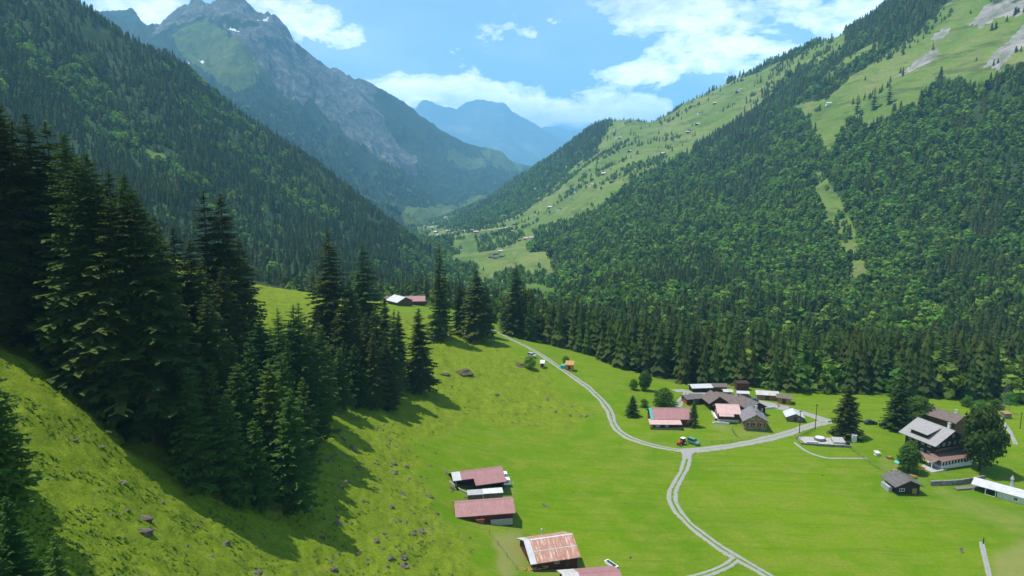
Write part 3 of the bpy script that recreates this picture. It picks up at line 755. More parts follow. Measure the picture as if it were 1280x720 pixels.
# in the village
spr(3, 866, 533, 499, 'slim dark spruce at the right end of the long red roofed barn', None, 1.35)
yng(2, 790, 520, 493, 'small round spruce left of the long red roofed barn', None, 1.5)
spr(2, 1057, 545, 480, 'lone tall spruce beside the stone terrace on the village road', None, 1.35)
spr(4, 1121, 536, 471, 'tall spruce left of the big timber inn', None, 1.5)
bl = lambda i, px, b, t, lb, w=1.0, g=None: tree_px(B[i], px, b, t, 'broadleaf_tree', lb, 'tree', g, wid=w)
bl(0, 1224, 588, 506, 'huge dark maple standing against the right gable of the big timber inn', .84)
bl(1, 1146, 528, 494, 'yellowish green round tree between the tall spruce and the inn roof', 1.2)
bl(0, 1136, 589, 551, 'bluish small tree on the inn terrace among the parasols', 1.05)
bl(0, 806, 488, 463, 'small maple above the hedge at the edge of the spruce wood', 1.0)
bl(1, 792, 487, 473, 'thin little tree on the sunny bank left of the hedge', .9)
bl(1, 662, 461, 444, 'tiny bushy tree on the meadow left of the parked roadside vehicle', 1.1)
bl(2, 707, 453, 444, 'little green bush tree behind the turquoise and orange shed by the road', 1.4)
for (a, b, c, w, lb) in [(830, 506, 485, 2.4, 'large rounded green hazel bush left of the village track'), (805, 509, 498, 1.7, 'small dark bush at the left foot of the large hazel bush'), (1225, 515, 500, 2.4, 'bright green bush right of the inn at the edge of the wood'), (1245, 512, 498, 2.2, 'bright bush below the lattice mast'), (1208, 508, 494, 2.0, 'light green bush behind the brown roofed house'), (1262, 505, 490, 2.2, 'pale green bush right of the lattice mast')]:
    p = hit(a, b, ('near',)); h = (b-c)*p.y/F/cp
    o = link(bpy.data.objects.new('bush', SHR[int(a) % 2])); o.location = p-Vector((0, 0, .2)); o.scale = (h*w*.55, h*w*.55, h*1.1); o.rotation_euler[2] = a
    tag(o, lb, 'bush')

# ---- scattered woods: candidates over the slopes; the largest in view become objects, the rest two forests
cand = []   # kind, x, y, z, h
def scatter(sh, vlo, vhi, spacing, broad, hmin, hmax, ulo=-1e9, uhi=1e9, grow=0.0, thin=None):
    P = sh.P; nvv, nuu = P.shape[:2]
    A = P[:-1, :-1]; Bq = P[:-1, 1:]; Cq = P[1:, :-1]
    area = np.linalg.norm(np.cross((Bq-A)[..., :2], (Cq-A)[..., :2])[..., None], axis=-1)
    Vc, Uc = sh.V[:-1, :-1], sh.U[:-1, :-1]
    dist = np.linalg.norm(A[..., :2], axis=-1)
    sp = spacing*(1+grow*np.clip((dist-900)/1000, 0, 3))
    lam = area/sp**2*((Vc >= vlo) & (Vc <= vhi) & (Uc >= ulo) & (Uc <= uhi))
    past = sh.masks['pasture'][:-1, :-1]; rock = sh.masks['rock'][:-1, :-1]
    lam = lam*np.where(past+rock > .5, .008, 1.0)
    px, py = sh.px[:-1, :-1], sh.py[:-1, :-1]
    if thin is not None: lam = lam*thin(A[..., 0], A[..., 1], px, py, past)
    k = rng.poisson(lam); J, I = np.nonzero(k); J = np.repeat(J, k[J, I]); I = np.repeat(I, k[np.nonzero(k)])
    u = rng.random(len(J)); v = rng.random(len(J))
    Q = P[J, I]*((1-u)*(1-v))[:, None]+P[J, I+1]*(u*(1-v))[:, None]+P[J+1, I]*((1-u)*v)[:, None]+P[J+1, I+1]*(u*v)[:, None]
    pb = broad(Q[:, 0], Q[:, 1], px[J, I], py[J, I]); isb = rng.random(len(J)) < pb
    h = rng.uniform(hmin, hmax, len(J))*(1+.25*grow*np.clip((dist[J, I]-900)/1000, 0, 3))
    h = h*np.where(isb, .80, 1.0)*np.where(past[J, I] > .5, .6, 1)*rng.choice([1, 1, 1, .7], len(J))
    print('scatter', sh.name, len(J))
    cand.append(np.column_stack([isb, Q, h, np.full(len(J), sp.mean())]))
def pw(polys, px, py):
    m = np.zeros(px.shape, bool)
    for p in polys: m |= inpoly(p, px, py)
    return m
WOODS = [[(575, 280), (640, 262), (700, 200), (744, 170), (752, 176), (735, 190), (700, 225), (665, 262), (640, 280), (600, 292)],
         [(592, 303), (645, 290), (655, 298), (640, 308), (600, 318)], [(520, 250), (570, 268), (600, 290), (560, 292), (530, 275)], [(626, 345), (650, 335), (660, 350), (640, 362), (628, 360)],
         [(560, 345), (596, 352), (606, 392), (570, 392)]]
FIELD = [[(580, 298), (640, 286), (680, 300), (690, 330), (640, 345), (600, 340), (575, 320)]]
def thin_r(x, y, px, py, past):
    w = pw(WOODS, px, py); f = fbm(x/120, y/70, 4, 61)
    strips = (past > .5) & (f > .15)
    hedges = np.where((past > .5) & strips, 95.0, 1.0)
    base = np.where(w & (past > .5), 112.0, hedges)
    low = (px < 700) & (py > 285) & (past < .5)
    base = np.where(pw(FIELD, px, py) & ~w, .1, base)
    return np.where(past > .5, base, np.where(low, .55, 1.0))*np.clip(.8+fbm(x/45, y/45, 3, 62)*1.0, .55, 1.3)
def br_r(x, y, px, py):
    b = .70+.9*fbm(x/110, y/110, 3, 63)+np.interp(py, [0, 120, 220, 320, 420, 500], [-.5, -.35, .0, .15, -.05, .1])
    b = b+np.where((px > 1180) & (py > 330), -.35, 0)+np.where((px < 960) & (py < 200), -.5, 0)
    return np.clip(b, .02, .92)
scatter(right, .3, 7.2, 6.1, br_r, 13, 22, 360, 1560, .5, thin_r)
LB = [[(0, 18), (60, 40), (130, 100), (200, 170), (240, 215), (300, 262), (340, 285), (360, 310), (320, 310), (250, 262), (190, 215), (120, 190), (60, 110), (0, 60)], [(215, 95), (260, 130), (330, 200), (420, 270), (440, 290), (400, 290), (330, 240), (270, 170), (220, 120)], [(480, 300), (530, 320), (560, 350), (540, 370), (500, 350)]]
def br_l(x, y, px, py): return np.clip(.015+.78*pw(LB, px+fbm(x/70, y/70, 3, 71)*40, py+fbm(x/70, y/70, 3, 72)*30)*np.clip(.75+2.2*fbm(x/45, y/45, 3, 76), 0, 1)+.05*fbm(x/60, y/60, 3, 73), .01, .9)
scatter(left, .3, 6.2, 6.9, br_l, 13, 21, -160, 640, .5, lambda x, y, px, py, past: np.clip(.85+fbm(x/60, y/60, 3, 74)*1.1, .25, 1.2))
def thin_p(x, y, px, py, past): return np.where(past > .5, 4., np.clip(.8+fbm(x/260, y/260, 4, 75)*2.2, .0, 1.5))*np.clip((py-np.interp(px, [150, 300, 400, 480, 560, 650], [70, 105, 160, 200, 215, 205]))/40, 0, 1)
scatter(peak, .3, 6, 25, lambda x, y, px, py: np.full(x.shape, .12), 26, 36, 130, 700, 0, thin_p)
# belt along the far edge of the meadow and down into the gorge
N = 2600
bx = rng.uniform(-330, 470, N*7); by = rng.uniform(262, 700, N*7)
bpx = 640+F*bx/(by/cp*1.0+30); ed = np.interp(bpx, [0, 340, 420, 500, 560, 640, 672, 700, 760, 830, 900, 1060, 1280], [335, 365, 430, 540, 500, 400, 362, 348, 314, 294, 290, 277, 267])
keep = by > ed+2+fbm(bx/12, by/12, 2, 81)*3
lst = []
from collections import defaultdict
gridc = defaultdict(list)
for x, y, e in zip(bx[keep], by[keep], ed[keep]):
    if -260 < x < -60 and y < 520: continue
    h = random.uniform(20, 30)*(1.0 if y-e > 9 else .82)
    m = 4.6 if y-e < 40 else 6.0
    k = (int(x//6), int(y//6)); bad = False
    for a in (-1, 0, 1):
        for b in (-1, 0, 1):
            for q in gridc[(k[0]+a, k[1]+b)]:
                if (q[0]-x)**2+(q[1]-y)**2 < m*m: bad = True
    if bad: continue
    if any((q[0]-x)**2+(q[1]-y)**2 < 25 for q in TREES_PLACED): continue
    if abs(x+55) < 75 and 440 < y < 510: continue
    gridc[k].append((x, y)); z = ground(x, y)
    if gz(x, y) > z+3: continue
    px_ = 640+F*x/y
    isb = random.random() < (.16 if px_ < 900 else .32 if px_ > 1100 else .24)*(1.3 if y-e < 12 else 1)
    if px_ < 660: isb = isb or random.random() < .3
    lst.append((1.0 if isb else 0.0, x, y, z, h*(.62 if isb else 1), 7.6))
print('belt', len(lst)); cand.append(np.array(lst))
CND = np.concatenate(cand)
# drop the ones under the near ground or on placed things
f = CND[:, 2]*cp-(CND[:, 3]-CZ)*sp
app = CND[:, 4]*F/np.maximum(f, 1)
CND = CND[CND[:, 2] > 120]; app = CND[:, 4]*F/np.maximum(CND[:, 2]*cp-(CND[:, 3]-CZ)*sp, 1)
order = np.argsort(-app); chosen = np.zeros(len(CND), bool)
quota = {0: 296-len([1 for o in SC.objects if o.get('category') == 'spruce']), 1: 230}
print('quota', quota)
col_tops = {}
for i in order:
    k = int(CND[i, 0])
    if quota[k] <= 0:
        if max(quota.values()) <= 0: break
        continue
    x, y, z, h = CND[i, 1:5]; q = project((x, y, z+h*.9))
    if q is None or not (-10 < q[0] < 1290 and -10 < q[1] < 730) or q[2] > 800: continue
    if not visible((x, y, z+h*.85)) or q[0] > 1268 and k: continue
    # hidden when several nearer chosen trees already cover its top
    cell = (int(q[0]//7), int(q[1]//9))
    if col_tops.get(cell, 0) >= 1: continue
    hw = h*.11*F/q[2]
    hp = h*.8*F/q[2]
    chosen[i] = True; quota[k] -= 1
    for cx in range(int((q[0]-hw)//7), int((q[0]+hw)//7)+1):
        for cy in range(int((q[1]+hp*.12)//9), int((q[1]+hp)//9)+1): col_tops[(cx, cy)] = 1
lab = {(0, 'belt'): ('dark green spruce in the wood that lines the far edge of the meadow', 'spruces along the far edge of the meadow'),
       (0, 'slope'): ('dark spruce on the lower part of the steep wooded right hillside', 'spruces on the lower right hillside'),
       (1, 'belt'): ('broadleaf tree mixed into the spruce wood along the far edge of the meadow', 'broadleaf trees along the far edge of the meadow'),
       (1, 'slope'): ('round light green broadleaf tree on the wooded right hillside', 'broadleaf trees on the right hillside')}
for i in np.nonzero(chosen)[0]:
    k, x, y, z, h = CND[i, :5]; k = int(k)
    me = random.choice(BM) if k else (random.choice(MID) if random.random() < .72 else random.choice(MIDY))
    o = link(bpy.data.objects.new('broadleaf_tree' if k else 'spruce_tree', me))
    o.location = (x, y, z-.3); wd = random.uniform(.9, 1.15)*(1.15 if k else 1.25); o.scale = (h*wd, h*wd, h); o.rotation_euler = (0, 0, random.random()*6.28)
    l, g = lab[(k, 'belt' if y < 400 else 'slope')]; tag(o, l, 'tree' if k else 'spruce', g)
# the rest: two forests of instanced trees
for a, b_, c, lb in [(1071, 142, 123, 'leftmost of the three dark spruces on the alp clearing right of the lone hut'), (1092, 137, 115, 'middle one of the three dark spruces on the alp clearing'), (1111, 130, 110, 'rightmost of the three dark spruces on the alp clearing, on open grass')]:
    q = hit(a, b_, ('right',)); o = link(bpy.data.objects.new('spruce_tree', MIDY[0])); h = (b_-c)*q.y/F*1.25; o.location = q-Vector((0, 0, .5)); o.scale = (h*1.6, h*1.6, h); tag(o, lb, 'spruce')
hid = bpy.data.collections.new('forest_sources')
def forest(name, label, meshes, rows, wmul):
    srcs = []
    for m in meshes:
        c = bpy.data.objects.new(m.name+'_source', m); hid.objects.link(c); srcs.append(c)
    me = bpy.data.meshes.new(name); pts = rows[:, 1:4].copy(); pts[:, 2] -= .4
    me.vertices.add(len(pts)); me.vertices.foreach_set('co', pts.astype(np.float32).ravel())
    n = len(pts)
    def at(nm, typ, v, key='value'):
        a = me.attributes.new(nm, typ, 'POINT'); a.data.foreach_set(key, v)
    w = rng.uniform(.85, 1.2, n)*wmul*np.clip(rows[:, 5]/9, 1, 1.5)
    at('tsize', 'FLOAT_VECTOR', np.column_stack([rows[:, 4]*w, rows[:, 4]*w, rows[:, 4]]).astype(np.float32).ravel(), 'vector')
    at('trot', 'FLOAT_VECTOR', np.column_stack([rng.normal(0, .03, n), rng.normal(0, .03, n), rng.uniform(0, 6.28, n)]).astype(np.float32).ravel(), 'vector')
    at('tkind', 'INT', rng.integers(0, len(meshes), n).astype(np.int32))
    o = link(bpy.data.objects.new(name, me)); tag(o, label, 'forest', None, 'stuff')
    ng = bpy.data.node_groups.new(name, 'GeometryNodeTree')
    ng.interface.new_socket('Geometry', in_out='INPUT', socket_type='NodeSocketGeometry'); ng.interface.new_socket('Geometry', in_out='OUTPUT', socket_type='NodeSocketGeometry')
    N_ = ng.nodes; gi = N_.new('NodeGroupInput'); go = N_.new('NodeGroupOutput'); iop = N_.new('GeometryNodeInstanceOnPoints')
    gtg = N_.new('GeometryNodeGeometryToInstance')
    for c in srcs[::-1]:
        oi = N_.new('GeometryNodeObjectInfo'); oi.inputs['Object'].default_value = c; oi.inputs['As Instance'].default_value = True
        ng.links.new(oi.outputs['Geometry'], gtg.inputs[0])
    def na(nm, typ):
        a = N_.new('GeometryNodeInputNamedAttribute'); a.data_type = typ; a.inputs['Name'].default_value = nm
        return [q for q in a.outputs if q.enabled and q.name == 'Attribute'][0]
    ng.links.new(gi.outputs[0], iop.inputs['Points']); ng.links.new(gtg.outputs[0], iop.inputs['Instance'])
    iop.inputs['Pick Instance'].default_value = True
    ng.links.new(na('tkind', 'INT'), iop.inputs['Instance Index'])
    ng.links.new(na('tsize', 'FLOAT_VECTOR'), iop.inputs['Scale'])
    er = N_.new('FunctionNodeEulerToRotation'); ng.links.new(na('trot', 'FLOAT_VECTOR'), er.inputs[0]); ng.links.new(er.outputs[0], iop.inputs['Rotation'])
    ng.links.new(iop.outputs[0], go.inputs[0])
    md = o.modifiers.new('trees', 'NODES'); md.node_group = ng
    return o
rest = CND[~chosen]
FARC = [conifer_far(300+i, [.17, .2, .155, .18][i]).mesh('spruce', ['spruce_needles']) for i in range(4)]
FARB = [broadleaf(320+i, 6, 26, [.42, .5, .38][i], .02, .085).mesh('broadleaf', [['broad_leaves', 'broad_leaves', 'dark_broad'][i]]) for i in range(3)]
dd = np.hypot(rest[:, 1], rest[:, 2])
con, bro = rest[rest[:, 0] < .5], rest[rest[:, 0] > .5]
dc, db = np.hypot(con[:, 1], con[:, 2]), np.hypot(bro[:, 1], bro[:, 2])
# nearer trees use the fuller models: index ranges
forest('spruce_forest', 'dark spruce forest covering both valley sides', FARC, con, 1.3)
forest('broadleaf_forest', 'light green broadleaf trees mixed through the mountain forest', FARB, bro, 1.02)
# ---------------------------------------------------------------- buildings
def place(px, py):
    p = hit(px, py, ('near', 'right', 'left')); return p
def prismx(mb, prof, x0, x1, mi=0):
    """profile in y,z swept along x"""
    i = len(mb.v); n = len(prof)
    for x in (x0, x1):
        for y, z in prof: mb.v.append((x, y, z))
    for k in range(n):
        mb.f.append((i+k, i+(k+1) % n, i+n+(k+1) % n, i+n+k)); mb.m.append(mi)
    mb.f.append(tuple(i+k for k in range(n))[::-1]); mb.m.append(mi); mb.f.append(tuple(i+n+k for k in range(n))); mb.m.append(mi)
    return mb
def slab(mb, pts, th=.16, mi=0):
    i = len(mb.v); n = len(pts)
    for p in pts: mb.v.append(tuple(p))
    for p in pts: mb.v.append((p[0], p[1], p[2]-th))
    mb.f.append(tuple(i+k for k in range(n))); mb.m.append(mi)
    mb.f.append(tuple(i+n+k for k in range(n))[::-1]); mb.m.append(mi)
    for k in range(n):
        mb.f.append((i+k, i+n+k, i+n+(k+1) % n, i+(k+1) % n)); mb.m.append(mi)
    return mb
def root_at(name, p, rot, label, cat, group=None):
    e = link(bpy.data.objects.new(name, None)); e.location = p; e.rotation_euler = (0, 0, R(rot)); return tag(e, label, cat, group)
def window(e, face, u, z, w, h, L, W, fm='white_paint', name='window', pm='glass'):
    """a framed opening set on one wall; the pane is its sub-part"""
    m = MB(); g = MB(); t = .09
    def B(mb, a0, a1, z0, z1, d0, d1):
        if face == 'f': mb.box(a0, a1, -W/2-d1, -W/2-d0, z0, z1)
        elif face == 'b': mb.box(a0, a1, W/2+d0, W/2+d1, z0, z1)
        elif face == 'l': mb.box(-L/2-d1, -L/2-d0, a0, a1, z0, z1)
        else: mb.box(L/2+d0, L/2+d1, a0, a1, z0, z1)
    B(m, u-w/2, u+w/2, z-h/2, z-h/2+t, -.04, .07); B(m, u-w/2, u+w/2, z+h/2-t, z+h/2, -.04, .07)
    B(m, u-w/2, u-w/2+t, z-h/2+t, z+h/2-t, -.04, .07); B(m, u+w/2-t, u+w/2, z-h/2+t, z+h/2-t, -.04, .07)
    if name == 'window' and w > .8: B(m, u-.03, u+.03, z-h/2+t, z+h/2-t, -.04, .06)
    B(g, u-w/2+t, u+w/2-t, z-h/2+t, z+h/2-t, -.03, .025)
    o = m.build(name, fm, e); g.build('pane' if name == 'window' else 'door_panel', pm, o); return o
def house(name, px, py, rot, L, W, wh, pitch, wall, roof, label, cat, group=None, oh=.7, oe=.6, sink=1.6, wins=(), doors=(), chim=None, base=None, front_open=False, z=None, panels=(), roofgap=None, p=None, gable_mat=None):
    p = p or place(px, py); 
    if z is not None: p = Vector((p.x, p.y, z))
    e = root_at(name, p, rot, label, cat, group); tn = math.tan(R(pitch))
    rz = wh+W/2*tn
    m = MB()
    b0 = .9 if base else -sink
    if front_open:
        T = .22
        prismx(m, [(-W/2+.0, b0), (W/2, b0), (W/2, wh), (0, rz), (-W/2, wh)], -L/2, -L/2+T)
        prismx(m, [(-W/2+.0, b0), (W/2, b0), (W/2, wh), (0, rz), (-W/2, wh)], L/2-T, L/2)
        m.box(-L/2+T, L/2-T, W/2-T, W/2, b0, wh); m.box(-L/2+T, L/2-T, -W*.05, -W*.05+T, b0, wh+W*.2*tn)
    else: prismx(m, [(-W/2, b0), (W/2, b0), (W/2, wh), (0, rz-.05), (-W/2, wh)], -L/2, L/2)
    m.build('wall', wall, e)
    if front_open:
        for k in range(4): MB().box(-L/2+.25+k*(L-.7)/3, -L/2+.45+k*(L-.7)/3, -W/2, -W/2+.2, -sink, wh-.02).build('post', 'wood_dark', e)
    if base: MB().box(-L/2-.08, L/2+.08, -W/2-.08, W/2+.08, -sink, .9).build('foundation', base, e)
    r = MB(); zr = rz+.14; ze = wh+.14-oh*tn; xs = [-L/2-oe, L/2+oe]; y = W/2+oh
    x0 = xs[0]+(panels[0][1] if panels and panels[0][0] == 'l' else 0)
    if roofgap:   # the front slope steps back over part of its length
        gx, gy = roofgap; yy = -y*gy; zz = zr-(zr-ze)*gy
        slab(r, [(x0, yy, zz), (x0+gx, yy, zz), (x0+gx, -y, ze), (xs[1], -y, ze), (xs[1], 0, zr), (x0, 0, zr)])
    else: slab(r, [(x0, -y, ze), (xs[1], -y, ze), (xs[1], 0, zr), (x0, 0, zr)])
    slab(r, [(x0, 0, zr), (xs[1], 0, zr), (xs[1], y, ze), (x0, y, ze)])
    ro = r.build('roof', roof, e)
    rc = MB(); prismx(rc, [(-.28, zr-.08), (0, zr+.06), (.28, zr-.08)], x0, xs[1]); rc.build('ridge_cap', {'roof_red': 'roof_red', 'roof_rust': 'metal_white'}.get(roof, roof), ro)
    if panels:
        _, pw_, pm_ = panels[0]; q = MB(); yf = -y*(roofgap[1] if roofgap else 1); zf = zr-(zr-ze)*(roofgap[1] if roofgap else 1)
        slab(q, [(xs[0], yf, zf), (x0-.01, yf, zf), (x0-.01, 0, zr), (xs[0], 0, zr)]); slab(q, [(xs[0], 0, zr), (x0-.01, 0, zr), (x0-.01, y, ze), (xs[0], y, ze)])
        tag(q.build('roof_panel', pm_, e), 'pale strip of roof at the left end')
    # purlin ends under the gables
    pm = MB()
    for sx in (-1, 1):
        for yy in (-W/2, 0, W/2):
            pm.box(sx*L/2 if sx > 0 else -L/2-oe+.06, L/2+oe-.06 if sx > 0 else -L/2, yy-.09, yy+.09, (rz if yy == 0 else wh)-.26, (rz if yy == 0 else wh)-.06)
    pm.build('purlin', 'wood_dark', e)
    for wv in wins: window(e, *wv, L=L, W=W)
    for dv in doors: window(e, *dv[:5], L=L, W=W, fm='wood_dark', name='door', pm=dv[5] if len(dv) > 5 else 'wood_brown')
    if chim:
        cx, cy = chim; c = MB(); c.box(cx-.35, cx+.35, cy-.35, cy+.35, rz-abs(cy)*tn-.3, rz+1.1)
        co = c.build('chimney', 'plaster', ro); MB().box(cx-.48, cx+.48, cy-.48, cy+.48, rz+1.1, rz+1.22).build('chimney_cap', 'metal_grey', ro)
    return e
GB = 'red roofed stables in the lower meadow'
A = house('stable', 596, 607, 17, 13.5, 8.6, 2.7, 26, 'wood_dark', 'roof_red', 'uppermost red roofed stable with a notch in its roof and a white left end', 'stable', GB, roofgap=(3.4, .55), panels=[('l', 2.4, 'roof_white')], doors=[('r', 0, 1.1, 1.6, 2.1)], front_open=True)
A2 = house('stable', 605, 645, 9, 14.0, 7.4, 2.7, 24, 'wood_red', 'roof_red', 'long plain red roofed stable right below the notched one, white board along its dark front', 'stable', GB, wins=[('l', 1, 1.6, .8, .8)], doors=[('f', -2.4, 1.1, 1.4, 2.0)])
m = MB().box(1.2, 6.8, -4.35, -4.2, -.6, 1.1); tag(m.build('board_wall', 'concrete', A2), 'pale low board wall')
C_ = house('stable', 685, 697, 15, 10.8, 10.4, 2.8, 24, 'wood_red', 'roof_rust', 'rust streaked roof stable with white metal edges above a pile of split logs', 'stable', GB, panels=[('l', 1.5, 'roof_white')], doors=[('f', 3, 1.1, 1.5, 2.1), ('f', -2.5, 1.1, 1.5, 2.1)], wins=[('f', .4, 1.7, 1.2, .5)])
sm = MB(); yy = -(10.4/2+.7)*.52; zz = 2.8+10.4/2*math.tan(R(24))+.14+yy*math.tan(R(24))
slab(sm, [(-5.9+1.5, yy-.09, zz+.05-.09*.445), (6.0, yy-.09, zz+.05-.09*.445), (6.0, yy+.09, zz+.05+.09*.445), (-5.9+1.5, yy+.09, zz+.05+.09*.445)], .05)
sm.build('roof_seam', 'roof_pale', [c for c in C_.children if c.name.startswith('roof')][0])
D_ = house('stable', 738, 741, 8, 11.5, 9.5, 2.7, 24, 'wood_dark', 'roof_red', 'red and white roofed stable cut off by the bottom edge of the photo', 'stable', GB, panels=[('l', 3.7, 'roof_pale')], doors=[('f', 0, 1.1, 1.5, 2.1)])
house('barn', 836, 527, -1, 14.2, 9.2, 3.0, 26, 'wood_red', 'roof_red', 'long red roofed barn with a turquoise left roof edge and lower lean-to roof in front', 'barn', None, panels=[('l', 1.0, 'turquoise')], doors=[('f', 3.5, 1.1, 1.8, 2.1)], wins=[('f', 6.2, 1.6, .8, .8)])
bb = SC.objects[-1] if False else [o for o in SC.objects if o.name == 'barn'][0]
m = MB(); slab(m, [(-8.6, -8.4, 2.0), (3.0, -8.4, 2.0), (3.0, -4.7, 2.75), (-8.6, -4.7, 2.75)]); tag(m.build('lean_to_roof', 'roof_pink', bb), 'faded lower roof')
for k in range(4): MB().box(-8.3+k*3.6, -8.15+k*3.6, -8.2, -8.05, -1.6, 1.85).build('post', 'wood_dark', bb)
MB().box(-8.2, 2.8, -8.35, -8.22, -.8, .7).build('rail_wall', 'wood_grey', bb)
# the hamlet
H = 'chalets of the hamlet'
ch = house('chalet', 908, 523, -6, 7.6, 7.6, 3.6, 27, 'wood_red', 'roof_pink', 'chalet with a pink metal roof, left of the tan gabled one', 'house', H, base='plaster',
 wins=[('f', -1.5, 2.4, .9, 1.0), ('f', 1.2, 2.4, .9, 1.0), ('l', -1.6, 2.3, .9, 1.1), ('l', 1.2, 2.3, .9, 1.1), ('l', 0, 4.4, .8, .8)], doors=[('f', 3, 1.9, 1.0, 2.0)])
b = MB(); b.box(-5.0, -3.9, -3.2, 3.2, .9, 1.05); b.box(-5.0, -4.92, -3.2, 3.2, 1.05, 1.95)
for k in range(8): b.box(-4.98, -4.9, -3.1+k*.85, -3.0+k*.85, -1.2, 1.05)
b.build('balcony', 'white_paint', ch)
m = MB(); slab(m, [(-3.8, -5.7, 2.8), (1.6, -5.7, 2.8), (1.6, -3.9, 3.55), (-3.8, -3.9, 3.55)]); m.build('lower_roof', 'roof_pink', ch)
t_ = house('chalet', 941, 533, -98, 8.2, 7.6, 3.9, 30, 'wood_tan', 'roof_slate', 'chalet with a yellowish tan front gable under a steep grey roof, beside the fenced terrace', 'house', H, base='stone', oh=.9, oe=1.0,
 wins=[('r', -2.2, 2.4, .9, 1.2), ('r', 0, 2.4, .9, 1.2), ('r', 2.2, 2.4, .9, 1.2), ('r', -1.1, 4.7, .8, 1.0), ('r', 1.1, 4.7, .8, 1.0), ('b', 0, 2.4, .9, 1.1), ('f', -2, 2.4, .9, 1.1)], chim=(-2, 1.2))
sh_ = MB()
for u in (-2.2, 0, 2.2):
    for s in (-.68, .68): sh_.box(4.83, 4.87, u+s-.2, u+s+.2, 1.8, 3.0)
sh_.build('shutter', 'wood_red', t_)
house('chalet', 893, 508, -82, 7.5, 7.0, 3.0, 33, 'wood_dark', 'roof_brown', 'dark chalet with a steep brownish roof seen between the pink roofed chalet and the track', 'house', H, wins=[('r', 0, 2.0, .9, .9)])
house('chalet', 914, 509, -38, 12.5, 7.6, 3.2, 26, 'wood_brown', 'roof_brown', 'long brown roofed chalet behind the pink roofed one', 'house', H, chim=(2, 0), wins=[('f', 2, 1.8, .9, .9)])
house('chalet', 936, 515, -68, 9.5, 7.5, 3.4, 28, 'wood_dark', 'roof_darkgrey', 'dark walled chalet directly behind the tan gabled one', 'house', H, wins=[('r', 0, 2.2, .9, 1.0), ('r', 2, 2.2, .9, 1.0)])
house('hut', 992, 524, -102, 5.6, 5.6, 1.9, 24, 'wood_grey', 'roof_white', 'small hut with a bright white roof beside the gravel road', 'hut', None, doors=[('r', 0, 1.0, 1.0, 1.8)], wins=[('r', 1.6, 1.2, .6, .6)])
house('log_barn', 958, 498, -12, 8.0, 4.6, 2.4, 18, 'wood_tan', 'roof_pale', 'long tan log barn behind the gravel yard', 'barn', None, doors=[('f', 0, 1.0, 1.6, 1.9)])
house('log_barn', 980, 503, -24, 5.0, 4.2, 2.6, 16, 'wood_fresh', 'roof_brown', 'short orange log barn at the right end of the gravel yard', 'barn', None, doors=[('f', 0, 1.1, 1.4, 1.9)])
house('hut', 909, 494, -3, 3.0, 2.6, 2.1, 15, 'wood_grey', 'roof_pale', 'tiny square hut between the track and the wood, left of the low white roofed one', 'hut', None, doors=[('f', 0, 1.0, .9, 1.7)])
house('hut', 928, 495, -5, 4.0, 2.4, 1.7, 15, 'wood_grey', 'roof_white', 'low white roofed hut between the track and the wood', 'hut', None, doors=[('f', 0, .9, .9, 1.5)])
house('shed', 875, 489, 6, 8.2, 4.6, 2.4, 15, 'wood_dark', 'roof_white', 'long white roofed shed at the edge of the wood', 'shed', None, doors=[('f', 1, 1.1, 2.0, 2.0, 'dark')])
house('shed', 897, 488, 0, 6.5, 4.2, 2.4, 15, 'wood_brown', 'roof_brown', 'brown shed in tree shade right of the long white roofed one', 'shed', None)
house('shed', 866, 503, 14, 7.6, 4.6, 2.5, 14, 'wood_dark', 'roof_darkgrey', 'dark roofed shed with a brick red left end beside the upper track', 'shed', None, doors=[('f', 1, 1.1, 1.8, 2.0)])
s_ = [o for o in SC.objects if o.name == 'shed.002'][0]; g = MB(); prismx(g, [(-2.3, -1.5), (2.3, -1.5), (2.3, 2.5), (0, 3.0), (-2.3, 2.5)], -3.9, -3.81); tag(g.build('end_wall', 'brick_red', s_), 'brick red end wall')
# the inn
LI, WI = 10.6, 13.6
inn = house('inn', 1166, 568, -70, LI, WI, 7.2, 27, 'wood_dark', 'roof_lightgrey', 'big dark timber inn with a light grey roof, wide dormer and glazed veranda', 'house', None, oh=1.5, oe=1.6, base='plaster',
 wins=[('r', u, z, 1.0, 1.1) for u in (-5, -2.5, 0, 2.5, 5) for z in (5.9,)]+[('r', u, 8.4, .9, 1.0) for u in (-1.6, 1.6)]+[('f', u, z, 1.0, 1.1) for u in (-3.6, -1.2, 1.2, 3.6) for z in (3.0, 5.5)], chim=(3.0, 2.2))
tn = math.tan(R(27))
dm = MB(); y0, y1 = -6.6, -1.6; zf = lambda y: 7.2+WI/2*tn+.14-abs(y)*tn
prismx(dm, [(y0, zf(y0)-.15), (y1, zf(y1)-.1), (y1, zf(y1)+.3), (y0, zf(y0)+1.5)], -3.6, 2.4)
do = dm.build('dormer', 'wood_dark', inn)
m = MB(); slab(m, [(-4.2, y0-.7, zf(y0)+1.5), (3.0, y0-.7, zf(y0)+1.5), (3.0, y1+.3, zf(y1)+.50), (-4.2, y1+.3, zf(y1)+.50)]); m.build('dormer_roof', 'roof_lightgrey', do)
v = MB(); v.box(LI/2+.02, LI/2+4.2, -WI/2-1.5, WI/2-1, -1.6, .9); v.box(LI/2+.02, LI/2+4.2, -WI/2-1.5, WI/2-1, 2.45, 2.6)
vo = v.build('veranda', 'plaster', inn)
for k in range(11):
    yy = -WI/2-1.4+k*1.37
    MB().box(LI/2+4.05, LI/2+4.2, yy, yy+.28, .9, 2.45).build('post', 'white_paint', vo)
MB().box(LI/2+3.9, LI/2+4.0, -WI/2-1.4, WI/2-1.1, .9, 2.45).build('glazing', 'glass', vo)
